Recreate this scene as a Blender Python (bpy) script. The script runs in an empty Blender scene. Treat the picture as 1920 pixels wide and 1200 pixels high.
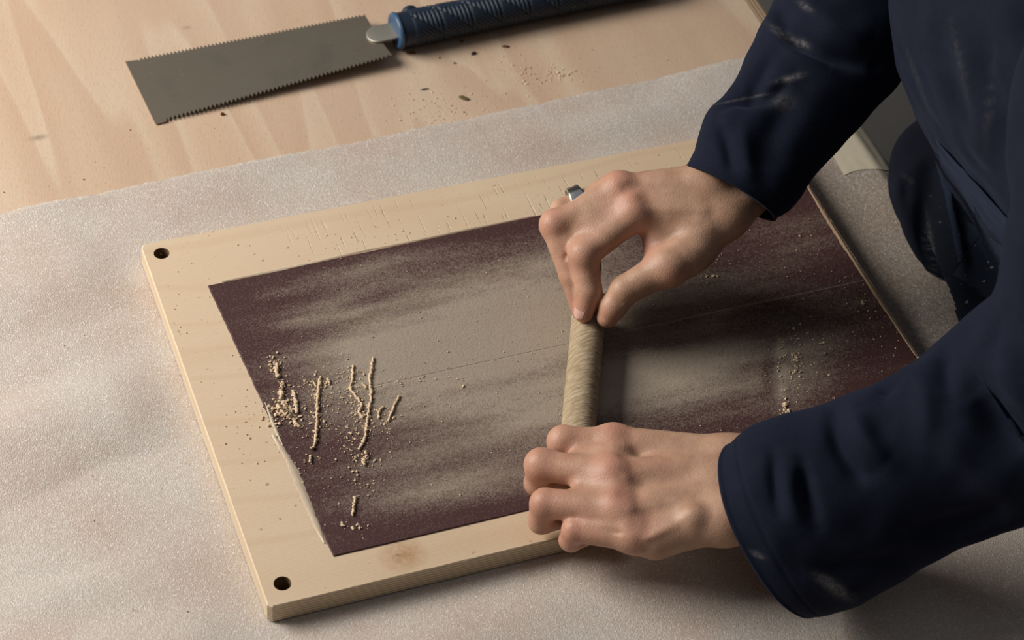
import bpy, bmesh, math, random
import numpy as np
from mathutils import Vector, Matrix
random.seed(7); np.random.seed(7)
S = bpy.context.scene
C = S.collection

# ------------------------------------------------------------------ camera, world, light, exposure
ZB = 0.86                                   # height of the sanding board's top face above the floor
SC = 1.12
ROT = np.array([[0.93781867, -0.33929878, 0.0732972], [-0.19683675, -0.69372252, -0.69282347], [0.28592208, 0.6353152, -0.7173724]])
CAMP = np.array([-0.26742167, -0.95738675, 1.32675021])      # relative to the board's near left corner
FPX = 4366.0
cam_d = bpy.data.cameras.new('camera'); cam = bpy.data.objects.new('camera', cam_d); C.objects.link(cam)
Rb = ROT.T @ np.diag([1, -1, -1])
M = Matrix.Identity(4)
for i in range(3):
    for j in range(3): M[i][j] = Rb[i][j]
M[0][3], M[1][3], M[2][3] = CAMP[0], CAMP[1], CAMP[2] + ZB
cam.matrix_world = M
cam_d.sensor_width = 36; cam_d.lens = FPX / 1920 * 36
cam_d.clip_start = 0.05
cam_d.dof.use_dof = True; cam_d.dof.focus_distance = 1.78; cam_d.dof.aperture_fstop = 9.0
S.camera = cam

w = bpy.data.worlds.new('world'); S.world = w; w.use_nodes = True
w.node_tree.nodes['Background'].inputs[0].default_value = (0.86, 0.90, 1.0, 1)
w.node_tree.nodes['Background'].inputs[1].default_value = 0.19

def area(name, loc, target, sx, sy, power, col):
    l = bpy.data.lights.new(name, 'AREA'); l.shape = 'RECTANGLE'; l.size = sx; l.size_y = sy; l.energy = power; l.color = col
    o = bpy.data.objects.new(name, l); C.objects.link(o); o.location = loc
    o.rotation_euler = (Vector(target) - Vector(loc)).to_track_quat('-Z', 'Y').to_euler()
    return o
area('window_light', (-1.30, 1.05, ZB + 1.15), (-.45, .55, ZB), 1.2, 1.0, 61, (1.0, 0.955, 0.895))
S.view_settings.view_transform = 'Standard'; S.view_settings.look = 'None'
S.view_settings.exposure = 0.0; S.view_settings.gamma = 1.0; S.view_settings.use_curve_mapping = False

# ------------------------------------------------------------------ measuring: a pixel of the photo to a point of the place
def at(px, py, h=0.0):
    d = ROT.T @ np.array([(px - 960) / FPX, (py - 600) / FPX, 1.0])
    k = (h - CAMP[2]) / d[2]; p = CAMP + k * d
    return np.array([p[0], p[1], p[2] + ZB])
def pt(px, py, dep):
    p = CAMP + ROT.T @ (np.array([(px - 960) / FPX, (py - 600) / FPX, 1.0]) * dep)
    return np.array([p[0], p[1], p[2] + ZB])
def depth(p): return float((ROT @ (np.array(p) - [0, 0, ZB] - CAMP))[2])
def proj(V):
    q = (np.asarray(V) - np.array([0, 0, ZB]) - CAMP) @ ROT.T
    return FPX * q[:, 0] / q[:, 2] + 960, FPX * q[:, 1] / q[:, 2] + 600, q[:, 2]
def W(x, y, h): return np.array([x, y, ZB + h])
VIEW = ROT.T @ np.array([0, 0, 1.0])

# ------------------------------------------------------------------ numpy value noise
_perm = np.random.RandomState(3).rand(64, 64, 64).astype(np.float32)
def noise(P, scale):
    Q = np.asarray(P, dtype=np.float64) * scale
    i = np.floor(Q).astype(int); f = Q - i; f = f * f * (3 - 2 * f)
    def g(a, b, c): return _perm[(i[:, 0] + a) % 64, (i[:, 1] + b) % 64, (i[:, 2] + c) % 64]
    x, y, z = f[:, 0], f[:, 1], f[:, 2]
    return ((g(0,0,0)*(1-x)+g(1,0,0)*x)*(1-y)+(g(0,1,0)*(1-x)+g(1,1,0)*x)*y)*(1-z) + \
           ((g(0,0,1)*(1-x)+g(1,0,1)*x)*(1-y)+(g(0,1,1)*(1-x)+g(1,1,1)*x)*y)*z
def smooth(a, b, x):
    t = np.clip((x - a) / (b - a), 0, 1); return t * t * (3 - 2 * t)

# ------------------------------------------------------------------ objects
def tag(o, label=None, cat=None, group=None, kind=None):
    if label: o['label'] = label
    if cat: o['category'] = cat
    if group: o['group'] = group
    if kind: o['kind'] = kind
    return o
def empty(name, loc):
    o = bpy.data.objects.new(name, None); C.objects.link(o); o.location = [float(a) for a in loc]; o.empty_display_size = 0.05
    return o
def world_loc(o):
    v = Vector(o.location); p = o.parent
    while p: v += Vector(p.location); p = p.parent
    return v
def build(name, V, F, mat, parent=None, smooth_=True, attrs=None, org=None):
    V = np.asarray(V, dtype=np.float64)
    if org is None:
        org = np.array([(V[:, 0].min() + V[:, 0].max()) / 2, (V[:, 1].min() + V[:, 1].max()) / 2, V[:, 2].min()])
    me = bpy.data.meshes.new(name)
    me.from_pydata((V - org).tolist(), [], [list(map(int, f)) for f in F])
    me.validate()
    if smooth_: me.shade_smooth()
    if attrs:
        for k, a in attrs.items():
            at_ = me.attributes.new(k, 'FLOAT', 'POINT'); at_.data.foreach_set('value', np.asarray(a, dtype=np.float32))
    o = bpy.data.objects.new(name, me); C.objects.link(o)
    if mat: me.materials.append(mat)
    base = Vector((0, 0, 0))
    if parent: o.parent = parent; base = world_loc(parent)
    o.location = Vector([float(a) for a in org]) - base
    return o
def box(x0, x1, y0, y1, z0, z1):
    V = [(x, y, z) for z in (z0, z1) for y in (y0, y1) for x in (x0, x1)]
    F = [(0,2,3,1), (4,5,7,6), (0,1,5,4), (2,6,7,3), (0,4,6,2), (1,3,7,5)]
    return V, F
def grid_faces(n, m, wrap=False, off=0):
    F = []
    for i in range(n - 1):
        for j in range(m if wrap else m - 1):
            j2 = (j + 1) % m
            F.append((off + i*m + j, off + i*m + j2, off + (i+1)*m + j2, off + (i+1)*m + j))
    return F
def catmull(P, n):
    P = np.asarray(P, dtype=float); N = len(P)
    E = np.vstack([2*P[0]-P[1], P, 2*P[-1]-P[-2]])
    t = np.linspace(0, N - 1 - 1e-9, n); i = t.astype(int); f = (t - i)[:, None]
    a, b, c, d = E[i], E[i+1], E[i+2], E[i+3]
    return 0.5*((2*b) + (-a+c)*f + (2*a-5*b+4*c-d)*f**2 + (-a+3*b-3*c+d)*f**3)
def tube(P, R, m=10, cap=True, jit=0.0, rs=None):
    P = np.asarray(P, float); n = len(P); R = np.broadcast_to(np.asarray(R, float), (n,)).copy()
    T = np.gradient(P, axis=0); T /= np.linalg.norm(T, axis=1)[:, None] + 1e-12
    up = np.array([0, 0, 1.0]) if abs(T[0][2]) < .9 else np.array([1.0, 0, 0])
    V = []
    for i in range(n):
        s = np.cross(T[i], up); s /= np.linalg.norm(s); u = np.cross(s, T[i]); up = u
        for j in range(m):
            a = 2*math.pi*j/m; r = R[i]*(1 + (jit*(rs.rand()-.5) if rs is not None else 0))
            V.append(P[i] + r*(math.cos(a)*s + math.sin(a)*u))
    F = [tuple(reversed(f)) for f in grid_faces(n, m, True)]
    if cap:
        F.append(tuple(range(m))); F.append(tuple(reversed(range((n-1)*m, n*m))))
    return V, F
class Bag:
    def __init__(s): s.V = []; s.F = []
    def add(s, VF):
        o = len(s.V); s.V += [tuple(map(float, v)) for v in VF[0]]; s.F += [tuple(i+o for i in f) for f in VF[1]]; return s

# ------------------------------------------------------------------ materials
def mat(name, base=(.5,.5,.5), rough=.6, spec=.3, metal=0.0):
    m = bpy.data.materials.new(name); m.use_nodes = True; nt = m.node_tree; b = nt.nodes['Principled BSDF']
    b.inputs['Base Color'].default_value = (*base, 1); b.inputs['Roughness'].default_value = rough
    b.inputs['Specular IOR Level'].default_value = spec; b.inputs['Metallic'].default_value = metal
    return m, nt, b
def N(nt, t, **k):
    n = nt.nodes.new(t)
    for a, v in k.items(): setattr(n, a, v)
    return n
def L(nt, a, b): nt.links.new(a, b)
def coords(nt, scale=(1,1,1), rot=(0,0,0), loc=(0,0,0), src='Object'):
    tc = N(nt, 'ShaderNodeTexCoord'); mp = N(nt, 'ShaderNodeMapping')
    mp.inputs['Scale'].default_value = scale; mp.inputs['Rotation'].default_value = rot; mp.inputs['Location'].default_value = loc
    L(nt, tc.outputs[src], mp.inputs[0]); return mp.outputs[0]
def noi(nt, vec, scale, detail=3, rough=.5, dist=0.0):
    n = N(nt, 'ShaderNodeTexNoise'); n.inputs['Scale'].default_value = scale; n.inputs['Detail'].default_value = detail
    n.inputs['Roughness'].default_value = rough; n.inputs['Distortion'].default_value = dist
    L(nt, vec, n.inputs['Vector']); return n.outputs[0]
def ramp(nt, fac, stops):
    r = N(nt, 'ShaderNodeValToRGB'); e = r.color_ramp.elements
    while len(e) < len(stops): e.new(0.5)
    for i, (p, c) in enumerate(stops):
        e[i].position = p; e[i].color = (*c, 1) if len(c) == 3 else c
    L(nt, fac, r.inputs[0]); return r.outputs[0]
def mixc(nt, fac, a, b, mode='MIX'):
    m = N(nt, 'ShaderNodeMix', data_type='RGBA', blend_type=mode)
    for s, v in ((0, fac), (6, a), (7, b)):
        if hasattr(v, 'is_linked') or hasattr(v, 'links'): L(nt, v, m.inputs[s])
        elif s == 0: m.inputs[0].default_value = v
        else: m.inputs[s].default_value = (*v, 1)
    return m.outputs[2]
def mth(nt, op, a, b=None, c=None, clamp=False):
    m = N(nt, 'ShaderNodeMath', operation=op); m.use_clamp = clamp
    for i, v in enumerate((a, b, c)):
        if v is None: continue
        if hasattr(v, 'links'): L(nt, v, m.inputs[i])
        else: m.inputs[i].default_value = v
    return m.outputs[0]
def mrange(nt, v, a, b, c=0.0, d=1.0):
    m = N(nt, 'ShaderNodeMapRange'); L(nt, v, m.inputs[0])
    for i, x in enumerate((a, b, c, d)): m.inputs[i+1].default_value = x
    return m.outputs[0]
def bump(nt, b, h, strength, dist, prev=None):
    n = N(nt, 'ShaderNodeBump'); n.inputs['Strength'].default_value = strength; n.inputs['Distance'].default_value = dist
    L(nt, h, n.inputs['Height'])
    if prev is not None: L(nt, prev, n.inputs['Normal'])
    if b is not None: L(nt, n.outputs[0], b.inputs['Normal'])
    return n.outputs[0]
def attr(nt, name):
    a = N(nt, 'ShaderNodeAttribute', attribute_name=name); return a.outputs['Fac']
def spot(nt, x, y, rx, ry, soft=1.0):          # elliptical stain, object space
    v = coords(nt, (1/rx, 1/ry, 0), loc=(-x/rx, -y/ry, 0))
    ln = N(nt, 'ShaderNodeVectorMath', operation='LENGTH'); L(nt, v, ln.inputs[0])
    return mrange(nt, ln.outputs['Value'], 0.2, 1.0*soft + .2, 1.0, 0.0)

# plywood bench top: rotary cut birch/beech face, grain along y
m_top, nt, b = mat('bench_plywood', rough=.55, spec=.25)
v1 = coords(nt, (6.5, .9, 1), rot=(0, 0, 0.05)); g1 = noi(nt, v1, 1.0, 2, .45, .5)
saw_ = mth(nt, 'FRACT', mth(nt, 'MULTIPLY', g1, 9.0))
v2 = coords(nt, (60, 4, 1), rot=(0, 0, 0.05)); g2 = noi(nt, v2, 1.0, 4, .6, .3)
c = ramp(nt, saw_, [(0.0, (.625,.485,.350)), (.30, (.600,.440,.310)), (.80, (.555,.392,.275)), (.93, (.565,.400,.280)), (1.0, (.625,.485,.350))])
c = mixc(nt, mrange(nt, g2, .38, .68, 0, .30), c, (.52, .345, .230))
vp = coords(nt, (1000, 130, 1), rot=(0, 0, 0.05)); gp = noi(nt, vp, 1.0, 2, .5)
c = mixc(nt, mrange(nt, gp, .56, .70, 0, .34), c, (.40, .255, .165))
big = noi(nt, coords(nt, (1,1,1)), 5.0, 2, .5); c = mixc(nt, mrange(nt, big, .4, .7, 0, .25), c, (.60, .50, .40))
SM1 = at(72, 258, -.022); SM2 = at(350, 52, -.022)
L(nt, c, b.inputs['Base Color'])
m_top_nodes = (nt, b, c)
bump(nt, b, gp, .35, .0006)

# foam sheet; arm and body shade, with brown dust, tinted in between board and bench edge
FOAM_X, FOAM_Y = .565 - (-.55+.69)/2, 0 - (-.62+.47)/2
m_foam, nt, b = mat('foam', rough=.42, spec=.5)
vo = coords(nt, (1,1,1))
vor = N(nt, 'ShaderNodeTexVoronoi', feature='F1'); vor.inputs['Scale'].default_value = 1050; L(nt, coords(nt, (1,.75,1), rot=(0,0,.5)), vor.inputs['Vector'])
vor2 = N(nt, 'ShaderNodeTexVoronoi', feature='F1'); vor2.inputs['Scale'].default_value = 520; L(nt, vo, vor2.inputs['Vector'])
sepc = N(nt, 'ShaderNodeSeparateColor'); L(nt, vor.outputs['Color'], sepc.inputs[0])
sepd = N(nt, 'ShaderNodeSeparateColor'); L(nt, vor2.outputs['Color'], sepd.inputs[0])
bn = noi(nt, vo, 11.0, 4, .55); fn = noi(nt, vo, 420.0, 2, .6)
c = ramp(nt, bn, [(.35, (.545,.435,.360)), (.5, (.575,.495,.425)), (.65, (.60,.545,.485))])
c = mixc(nt, mrange(nt, fn, .38, .66, .0, .42), c, (.43, .345, .285))
c = mixc(nt, mrange(nt, sepc.outputs[1], .5, 1.0, 0, .22), c, (.80, .76, .71))
glint = mth(nt, 'MULTIPLY', mrange(nt, sepc.outputs[0], .80, .90), mrange(nt, vor.outputs['Distance'], .50, .25))
glint2 = mth(nt, 'MULTIPLY', mrange(nt, sepd.outputs[0], .91, .95), mrange(nt, vor2.outputs['Distance'], .34, .14))
gl = mth(nt, 'MAXIMUM', mth(nt, 'MULTIPLY', glint, .8), glint2)
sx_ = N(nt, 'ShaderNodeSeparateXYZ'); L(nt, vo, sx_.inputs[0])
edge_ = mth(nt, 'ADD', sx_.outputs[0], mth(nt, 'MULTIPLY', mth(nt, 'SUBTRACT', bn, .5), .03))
shade_dust = mth(nt, 'MULTIPLY', mrange(nt, edge_, FOAM_X, FOAM_X+.012), mth(nt, 'MULTIPLY', mrange(nt, sx_.outputs[1], FOAM_Y+.04, FOAM_Y+.10), mrange(nt, sx_.outputs[1], FOAM_Y+.40, FOAM_Y+.35)))
c = mixc(nt, mth(nt, 'MULTIPLY', shade_dust, mrange(nt, noi(nt, vo, 300.0, 2, .6), .3, .6, .35, .75)), c, (.24, .19, .145))
c = mixc(nt, mth(nt, 'MULTIPLY', gl, .85), c, (.97, .96, .95))  # near-white glints painted into the foam colour
L(nt, c, b.inputs['Base Color'])
hh = mth(nt, 'ADD', mth(nt, 'MULTIPLY', vor.outputs['Distance'], -1.0), mth(nt, 'MULTIPLY', fn, .8))
bump(nt, b, hh, .35, .0008)
L(nt, mrange(nt, gl, 0, 1, .5, .2), b.inputs['Roughness'])
b.inputs['Subsurface Weight'].default_value = .12; b.inputs['Subsurface Radius'].default_value = (.004,.003,.002); b.inputs['Subsurface Scale'].default_value = 1.0

# masking tape
m_tape, nt, b = mat('masking_tape', (.60,.54,.41), .5, .35)
bump(nt, b, noi(nt, coords(nt, (40, 700, 1)), 1.0, 3), .3, .0006)

# birch board
def birch(name, side=False):
    m, nt, b = mat(name, rough=.5, spec=.28)
    if not side:
        v = coords(nt, (3.0, 9.0, 1)); n = noi(nt, v, 1.0, 2, .5, .2)
        wv = N(nt, 'ShaderNodeTexWave', wave_type='BANDS', bands_direction='Y'); wv.inputs['Scale'].default_value = 7; wv.inputs['Distortion'].default_value = 26.0
        wv.inputs['Detail'].default_value = 2; wv.inputs['Detail Scale'].default_value = .35; L(nt, coords(nt, (.6, 1.0, 1)), wv.inputs['Vector'])
        c = ramp(nt, n, [(.3, (.655,.490,.325)), (.5, (.700,.545,.380)), (.7, (.675,.510,.345))])
        c = mixc(nt, mrange(nt, wv.outputs[0], .90, 1.0, 0, .22), c, (.58,.40,.25))
        f = noi(nt, coords(nt, (90, 900, 1)), 1.0, 2, .6)
        c = mixc(nt, mrange(nt, f, .60, .78, 0, .25), c, (.50,.35,.22))
        fl = noi(nt, coords(nt, (1,1,1)), 150.0, 1, .5); c = mixc(nt, mrange(nt, fl, .745, .80, 0, .75), c, (.33,.18,.10))
        return m, nt, b, c, f
    v = coords(nt, (2, 2, 330)); n = noi(nt, v, 1.0, 2, .4)
    wv = N(nt, 'ShaderNodeTexWave', wave_type='BANDS', bands_direction='Z'); wv.inputs['Scale'].default_value = 115; wv.inputs['Distortion'].default_value = .5
    L(nt, coords(nt, (1,1,1)), wv.inputs['Vector'])
    c = ramp(nt, wv.outputs[0], [(.2, (.50,.37,.22)), (.6, (.76,.64,.47))])
    c = mixc(nt, mrange(nt, n, .35, .65, 0, .35), c, (.50,.36,.22))
    L(nt, c, b.inputs['Base Color']); bump(nt, b, wv.outputs[0], .3, .0004)
    return m
m_bore = mat('drilled_hole', (.20,.13,.07), .8, .1)[0]
m_birch, ntb, bb, cb, fb = birch('birch_face')
m_ply_edge = birch('birch_edge', True)

# bench edge bevel, plies run along the edge
m_bev, nt, b = mat('bench_ply_edge', rough=.6)
wv = N(nt, 'ShaderNodeTexWave', wave_type='BANDS', bands_direction='X'); wv.inputs['Scale'].default_value = 80; wv.inputs['Distortion'].default_value = 1.2
wv.inputs['Detail Scale'].default_value = 2.0; L(nt, coords(nt, (1,.03,0)), wv.inputs['Vector'])
c = ramp(nt, wv.outputs[0], [(.10, (.22,.13,.07)), (.45, (.58,.42,.28))])
L(nt, c, b.inputs['Base Color'])

# abrasive paper with sawdust lying in its grain
m_paper, nt, b = mat('abrasive_paper', rough=.62, spec=.35)
vo = coords(nt, (1,1,1)); d = attr(nt, 'dust')
n1 = noi(nt, vo, 900.0, 2, .7); n2 = noi(nt, vo, 320.0, 3, .6); n3 = noi(nt, coords(nt, (12, 90, 1)), 1.0, 4, .6)
t = mth(nt, 'ADD', d, mth(nt, 'MULTIPLY', mth(nt, 'SUBTRACT', n1, .5), 1.2))
t = mth(nt, 'ADD', t, mth(nt, 'MULTIPLY', mth(nt, 'SUBTRACT', n2, .5), .30))
t = mth(nt, 'ADD', t, mth(nt, 'MULTIPLY', mth(nt, 'SUBTRACT', n3, .5), .38))
c = mixc(nt, mrange(nt, t, .12, .95, 0, 1), (.066, .027, .026), (.365, .302, .235))
L(nt, c, b.inputs['Base Color'])
spk = noi(nt, vo, 1400.0, 1, .5); c2 = mixc(nt, mrange(nt, spk, .70, .80, 0, .7), c, (.62,.54,.44)); L(nt, c2, b.inputs['Base Color'])
bump(nt, b, mth(nt, 'ADD', n1, n2), .35, .0010)

m_dust, nt, b = mat('sawdust', (.72,.56,.40), .85, .1)
n1 = noi(nt, coords(nt), 500.0, 2, .6); L(nt, ramp(nt, n1, [(.3, (.56,.41,.26)), (.7, (.76,.60,.42))]), b.inputs['Base Color'])
m_glue, nt, b = mat('glue', (.66,.55,.41), .38, .5); b.inputs['Alpha'].default_value = .7
m_sliver = mat('raw_wood', (.36,.25,.16), .7, .2)[0]
m_floor, nt, b = mat('concrete_floor', rough=.7, spec=.25)
n1 = noi(nt, coords(nt), 6.0, 5, .6); L(nt, ramp(nt, n1, [(.3, (.145,.138,.125)), (.7, (.175,.165,.150))]), b.inputs['Base Color'])

# navy cloth
def cloth(name, c0, c1, dustc=(.30,.28,.27)):
    m, nt, b = mat(name, rough=.85, spec=.12)
    vo = coords(nt)
    n = noi(nt, vo, 30.0, 4, .6); wv = noi(nt, coords(nt, (1, 1, 1)), 1300.0, 2, .5)
    c = mixc(nt, mrange(nt, n, .35, .7, 0, 1), c0, c1)
    c = mixc(nt, mrange(nt, wv, .55, .75, 0, .35), c, tuple(x*1.9 for x in c1))
    d = attr(nt, 'dust')
    sp = noi(nt, vo, 210.0, 1, .5)
    f = mth(nt, 'MAXIMUM', mth(nt, 'MULTIPLY', d, mrange(nt, noi(nt, vo, 260.0, 3, .6), .35, .65, .25, 1)), mth(nt, 'MULTIPLY', attr(nt, 'speck'), mrange(nt, sp, .70, .76, 0, 1)))
    c = mixc(nt, f, c, dustc); L(nt, c, b.inputs['Base Color'])
    bump(nt, b, wv, .35, .0008)
    b.inputs['Sheen Weight'].default_value = .06; b.inputs['Sheen Roughness'].default_value = .5
    b.inputs['Sheen Tint'].default_value = (.5, .6, 1, 1)
    return m
m_jacket = cloth('navy_jacket_cloth', (.0062,.0088,.0190), (.0095,.0126,.0260))
m_denim = cloth('navy_trouser_cloth', (.0030,.0042,.0080), (.0050,.0072,.0135))
m_band = cloth('faded_hem_cloth', (.014,.021,.040), (.020,.030,.055))

m_band2 = cloth('worn_panel_cloth', (.010,.015,.028), (.015,.021,.038))
# skin
m_skin, nt, b = mat('skin', rough=.48, spec=.4)
vo = coords(nt); red = attr(nt, 'red')
n = noi(nt, vo, 55.0, 4, .6)
c = mixc(nt, mrange(nt, n, .35, .68, 0, 1), (.530,.325,.220), (.400,.232,.150))
c = mixc(nt, mth(nt, 'MULTIPLY', red, .60), c, (.600,.245,.180))
L(nt, c, b.inputs['Base Color'])
b.inputs['Subsurface Weight'].default_value = .12; b.inputs['Subsurface Radius'].default_value = (.010,.004,.002); b.inputs['Subsurface Scale'].default_value = 1.0
cr = N(nt, 'ShaderNodeTexVoronoi'); cr.inputs['Scale'].default_value = 700; L(nt, vo, cr.inputs['Vector'])
bump(nt, b, mth(nt, 'ADD', cr.outputs['Distance'], mth(nt, 'MULTIPLY', n, 1.5)), .18, .0008)
m_nail, nt, b = mat('nail', (.66,.40,.33), .28, .5)
m_hair, nt, b = mat('hair', (.035,.020,.012), .5, .3)
m_eye, nt, b = mat('eye', (.75,.72,.68), .2, .5)
m_shoe, nt, b = mat('shoe_leather', (.03,.025,.022), .5, .4)

# metals, rubber, rod
m_blade, nt, b = mat('blade_steel', (.36,.325,.27), .38, .5, 1.0)
vo = coords(nt); st = noi(nt, coords(nt, (14, 90, 1), rot=(0,0,-.02)), 1.0, 4, .6); bl = noi(nt, vo, 28.0, 3, .6)
c = mixc(nt, mrange(nt, st, .3, .7), (.37,.325,.255), (.27,.230,.178)); c = mixc(nt, mrange(nt, bl, .55, .75, 0, .5), c, (.23,.205,.17))
sp = noi(nt, vo, 480.0, 1, .5); c = mixc(nt, mrange(nt, sp, .76, .80, 0, .85), c, (.75,.62,.46))
L(nt, c, b.inputs['Base Color']); L(nt, mrange(nt, st, .3, .7, .34, .48), b.inputs['Roughness'])
b.inputs['Metallic'].default_value = .75
m_tang, nt, b = mat('tang_steel', (.36,.34,.29), .5, .5, .8)
m_rubber, nt, b = mat('navy_rubber', (.012,.022,.045), .5, .4)
n = noi(nt, coords(nt), 420.0, 2, .6); L(nt, mixc(nt, mrange(nt, n, .68, .76, 0, .6), (.011,.021,.040), (.20,.17,.15)), b.inputs['Base Color'])
m_collar, nt, b = mat('blue_plastic', (.035,.085,.165), .4, .5)
m_silver, nt, b = mat('silver', (.80,.78,.74), .22, .5, 1.0)
m_rod, nt, b = mat('rough_turned_rod', rough=.8, spec=.15)
n = noi(nt, coords(nt, (90, 520, 90), rot=(0, 0, math.radians(-24)), src='Object'), 1.0, 4, .6)
L(nt, ramp(nt, n, [(.3, (.27,.19,.115)), (.5, (.41,.315,.20)), (.7, (.52,.43,.29))]), b.inputs['Base Color'])
bump(nt, b, n, .6, .002)
def flat(name, c, r=.7): return mat(name, c, r, .25)[0]
m_chipb = flat('chip_brown', (.13,.055,.022)); m_chipd = flat('chip_dark', (.030,.027,.022)); m_chipo = flat('chip_olive', (.13,.095,.05)); m_chipt = flat('chip_tan', (.26,.13,.05))

# ------------------------------------------------------------------ setting
V, F = box(-4, 5, -4, 5, -.05, 0); tag(build('floor', V, F, m_floor, smooth_=False), kind='structure')

m_wall, nt, b = mat('wall_paint', (.30,.29,.28), .8, .2)
def wall(name, x0, x1, y0, y1, z0=0, z1=4.2):
    V, F = box(x0, x1, y0, y1, z0, z1); return V, F
for nm, bx in (('wall_back', (-1.6, 3.3, 3.5, 3.6)), ('wall_front', (-1.6, 3.3, -3.1, -3.0)), ('wall_right', (3.2, 3.3, -3.0, 3.5))):
    V, F = wall(nm, *bx); tag(build(nm, V, F, m_wall, smooth_=False), kind='structure')
WY0, WY1, WZ0, WZ1 = .35, 1.75, ZB+.5, ZB+1.9
bg = Bag()
for bx in ((-1.6,-1.5,-3.0,WY0,0,4.2), (-1.6,-1.5,WY1,3.5,0,4.2), (-1.6,-1.5,WY0,WY1,0,WZ0), (-1.6,-1.5,WY0,WY1,WZ1,4.2)): bg.add(box(*bx))
tag(build('wall_left', bg.V, bg.F, m_wall, smooth_=False), kind='structure')
m_frame, nt, b = mat('window_paint', (.6,.6,.58), .5, .3)
bg = Bag()
for bx in ((-1.56,-1.49,WY0-.05,WY0,WZ0-.05,WZ1+.05), (-1.56,-1.49,WY1,WY1+.05,WZ0-.05,WZ1+.05), (-1.56,-1.49,WY0,WY1,WZ0-.05,WZ0), (-1.56,-1.49,WY0,WY1,WZ1,WZ1+.05)): bg.add(box(*bx))
tag(build('window_1', bg.V, bg.F, m_frame, smooth_=False), kind='structure')

# ------------------------------------------------------------------ workbench
PT = -.022                                  # top of the plywood bench top, below the board's top
PTZ = ZB + PT
bench = tag(empty('workbench', (-.1, .2, 0)), 'wide pale plywood workbench carrying the saw and the foam sheet', 'workbench')
e1, e2 = at(1427, 45, PT), at(1396, -2, PT)
o1, o2 = at(1443, 33, PT-.004), at(1425, 0, PT-.004)
EX = float((e1[0]+e2[0])/2); BV = .0125
x0, y0, y1 = -.95, -.75, 1.15
V = [(x0,y0,PTZ),(EX,y0,PTZ),(EX,y1,PTZ),(x0,y1,PTZ),(EX+BV,y0,PTZ-.0022),(EX+BV,y1,PTZ-.0022),(EX+BV,y0,PTZ-.024),(EX+BV,y1,PTZ-.024),(x0,y0,PTZ-.024),(x0,y1,PTZ-.024)]
F = [(0,1,2,3),(1,4,5,2),(4,6,7,5),(8,9,7,6),(0,3,9,8),(0,8,6,4,1),(3,2,5,7,9)]
topo = build('tabletop', V, F, m_top, bench, False)
topo.data.materials.append(m_bev); topo.data.polygons[1].material_index = 1; topo.data.polygons[2].material_index = 1
tl = world_loc(topo)
nt, b, c = m_top_nodes
for smp, rx, ry, k in ((SM1, .009, .004, .55), (SM2, .005, .003, .35)):
    f = mth(nt, 'MULTIPLY', spot(nt, float(smp[0]-tl.x), float(smp[1]-tl.y), rx, ry), k)
    c = mixc(nt, f, c, (.16,.13,.11))
L(nt, c, b.inputs['Base Color'])
for lx in (-.88, EX-.06):
    for ly in (-.68, 1.08):
        V, F = box(lx-.03, lx+.03, ly-.03, ly+.03, 0, PTZ-.024); build('leg', V, F, m_top, bench, False)

# ------------------------------------------------------------------ foam sheet
fe = [at(x, y, -.019) for x, y in ((0,408),(230,362),(700,270),(1000,208),(1400,120))]
fx = np.array([p[0] for p in fe]); fy = np.array([p[1] for p in fe])
nx, ny = 300, 340
xs = np.concatenate([np.linspace(-.55, .60, nx-60, endpoint=False), np.linspace(.60, .72, 60)])
T = np.linspace(0, 1, ny)**1.0
V = []; TOPH = -.0182
SX, TY = np.meshgrid(xs, T, indexing='ij')
sx = SX.ravel(); ty = TY.ravel()
yedge = np.interp(sx, fx, fy) + (noise(np.stack([sx, sx*0, sx*0], 1), 160)-.5)*.0022
y = -.62 + (yedge + .62) * ty
# across the bench edge the sheet bends down: arc length -> x, z
over = np.clip(sx - (EX+.012), 0, None)
yy = y
bulge = .020*smooth(.10, .24, yy)*(1-smooth(.60, .8, yy)*0) + .004
ang = np.clip(over/.022, 0, 1.35)
xw = np.where(over > 0, EX+.012 + bulge*np.sin(ang)/1.0*1.0 + 0*over, sx)
zw = np.where(over > 0, -(.018*(1-np.cos(ang)) + np.clip(over-.030, 0, None)), 0)
P = np.stack([sx, y, sx*0], 1)
wave = (noise(np.stack([sx*.25+y*.10, y-sx*.1, sx*0], 1), 13.)-.5)*.012 + (noise(np.stack([sx*.5, y, sx*0+5], 1), 30.)-.5)*.0025
ondist = np.maximum(np.maximum(-sx-.0, sx-.565), np.maximum(-y-.0, y-.385))   # distance outside the board
wave = np.clip(wave+.0018, -.0006, 1)*smooth(.002, .06, ondist)*(1-smooth(0, .01, over))
edge_lift = .0028*np.exp(-((yedge - y)/.02)**2)*(.4+noise(np.stack([sx, sx*0, sx*0+9], 1), 14.))
fine = (noise(P, 420.)-.5)*.0003
zz = TOPH + wave + edge_lift*(sx < EX) + np.where(ondist > .001, fine, -abs(fine)-.0004) + zw
top = np.stack([xw, y, ZB + zz], 1)
th = .0030
bot = np.stack([xw, y, ZB + np.maximum(zz - th, np.where(over > 0, -9, PT + .0002))], 1)
bot[:, 2] = np.minimum(bot[:, 2], top[:, 2] - .0008)
n_ = len(top)
Vv = np.vstack([top, bot]); Ft = grid_faces(nx, ny)
Fall = [tuple(reversed(f)) for f in Ft] + [tuple(i + n_ for i in f) for f in Ft]
def strip(idx, flip):
    out = []
    for a, c_ in zip(idx[:-1], idx[1:]):
        q = (a, c_, c_ + n_, a + n_); out.append(tuple(reversed(q)) if flip else q)
    return out
I = np.arange(nx*ny).reshape(nx, ny)
Fall += strip(I[:, -1].tolist(), False) + strip(I[:, 0].tolist(), True) + strip(I[0, :].tolist(), False) + strip(I[-1, :].tolist(), True)
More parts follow.
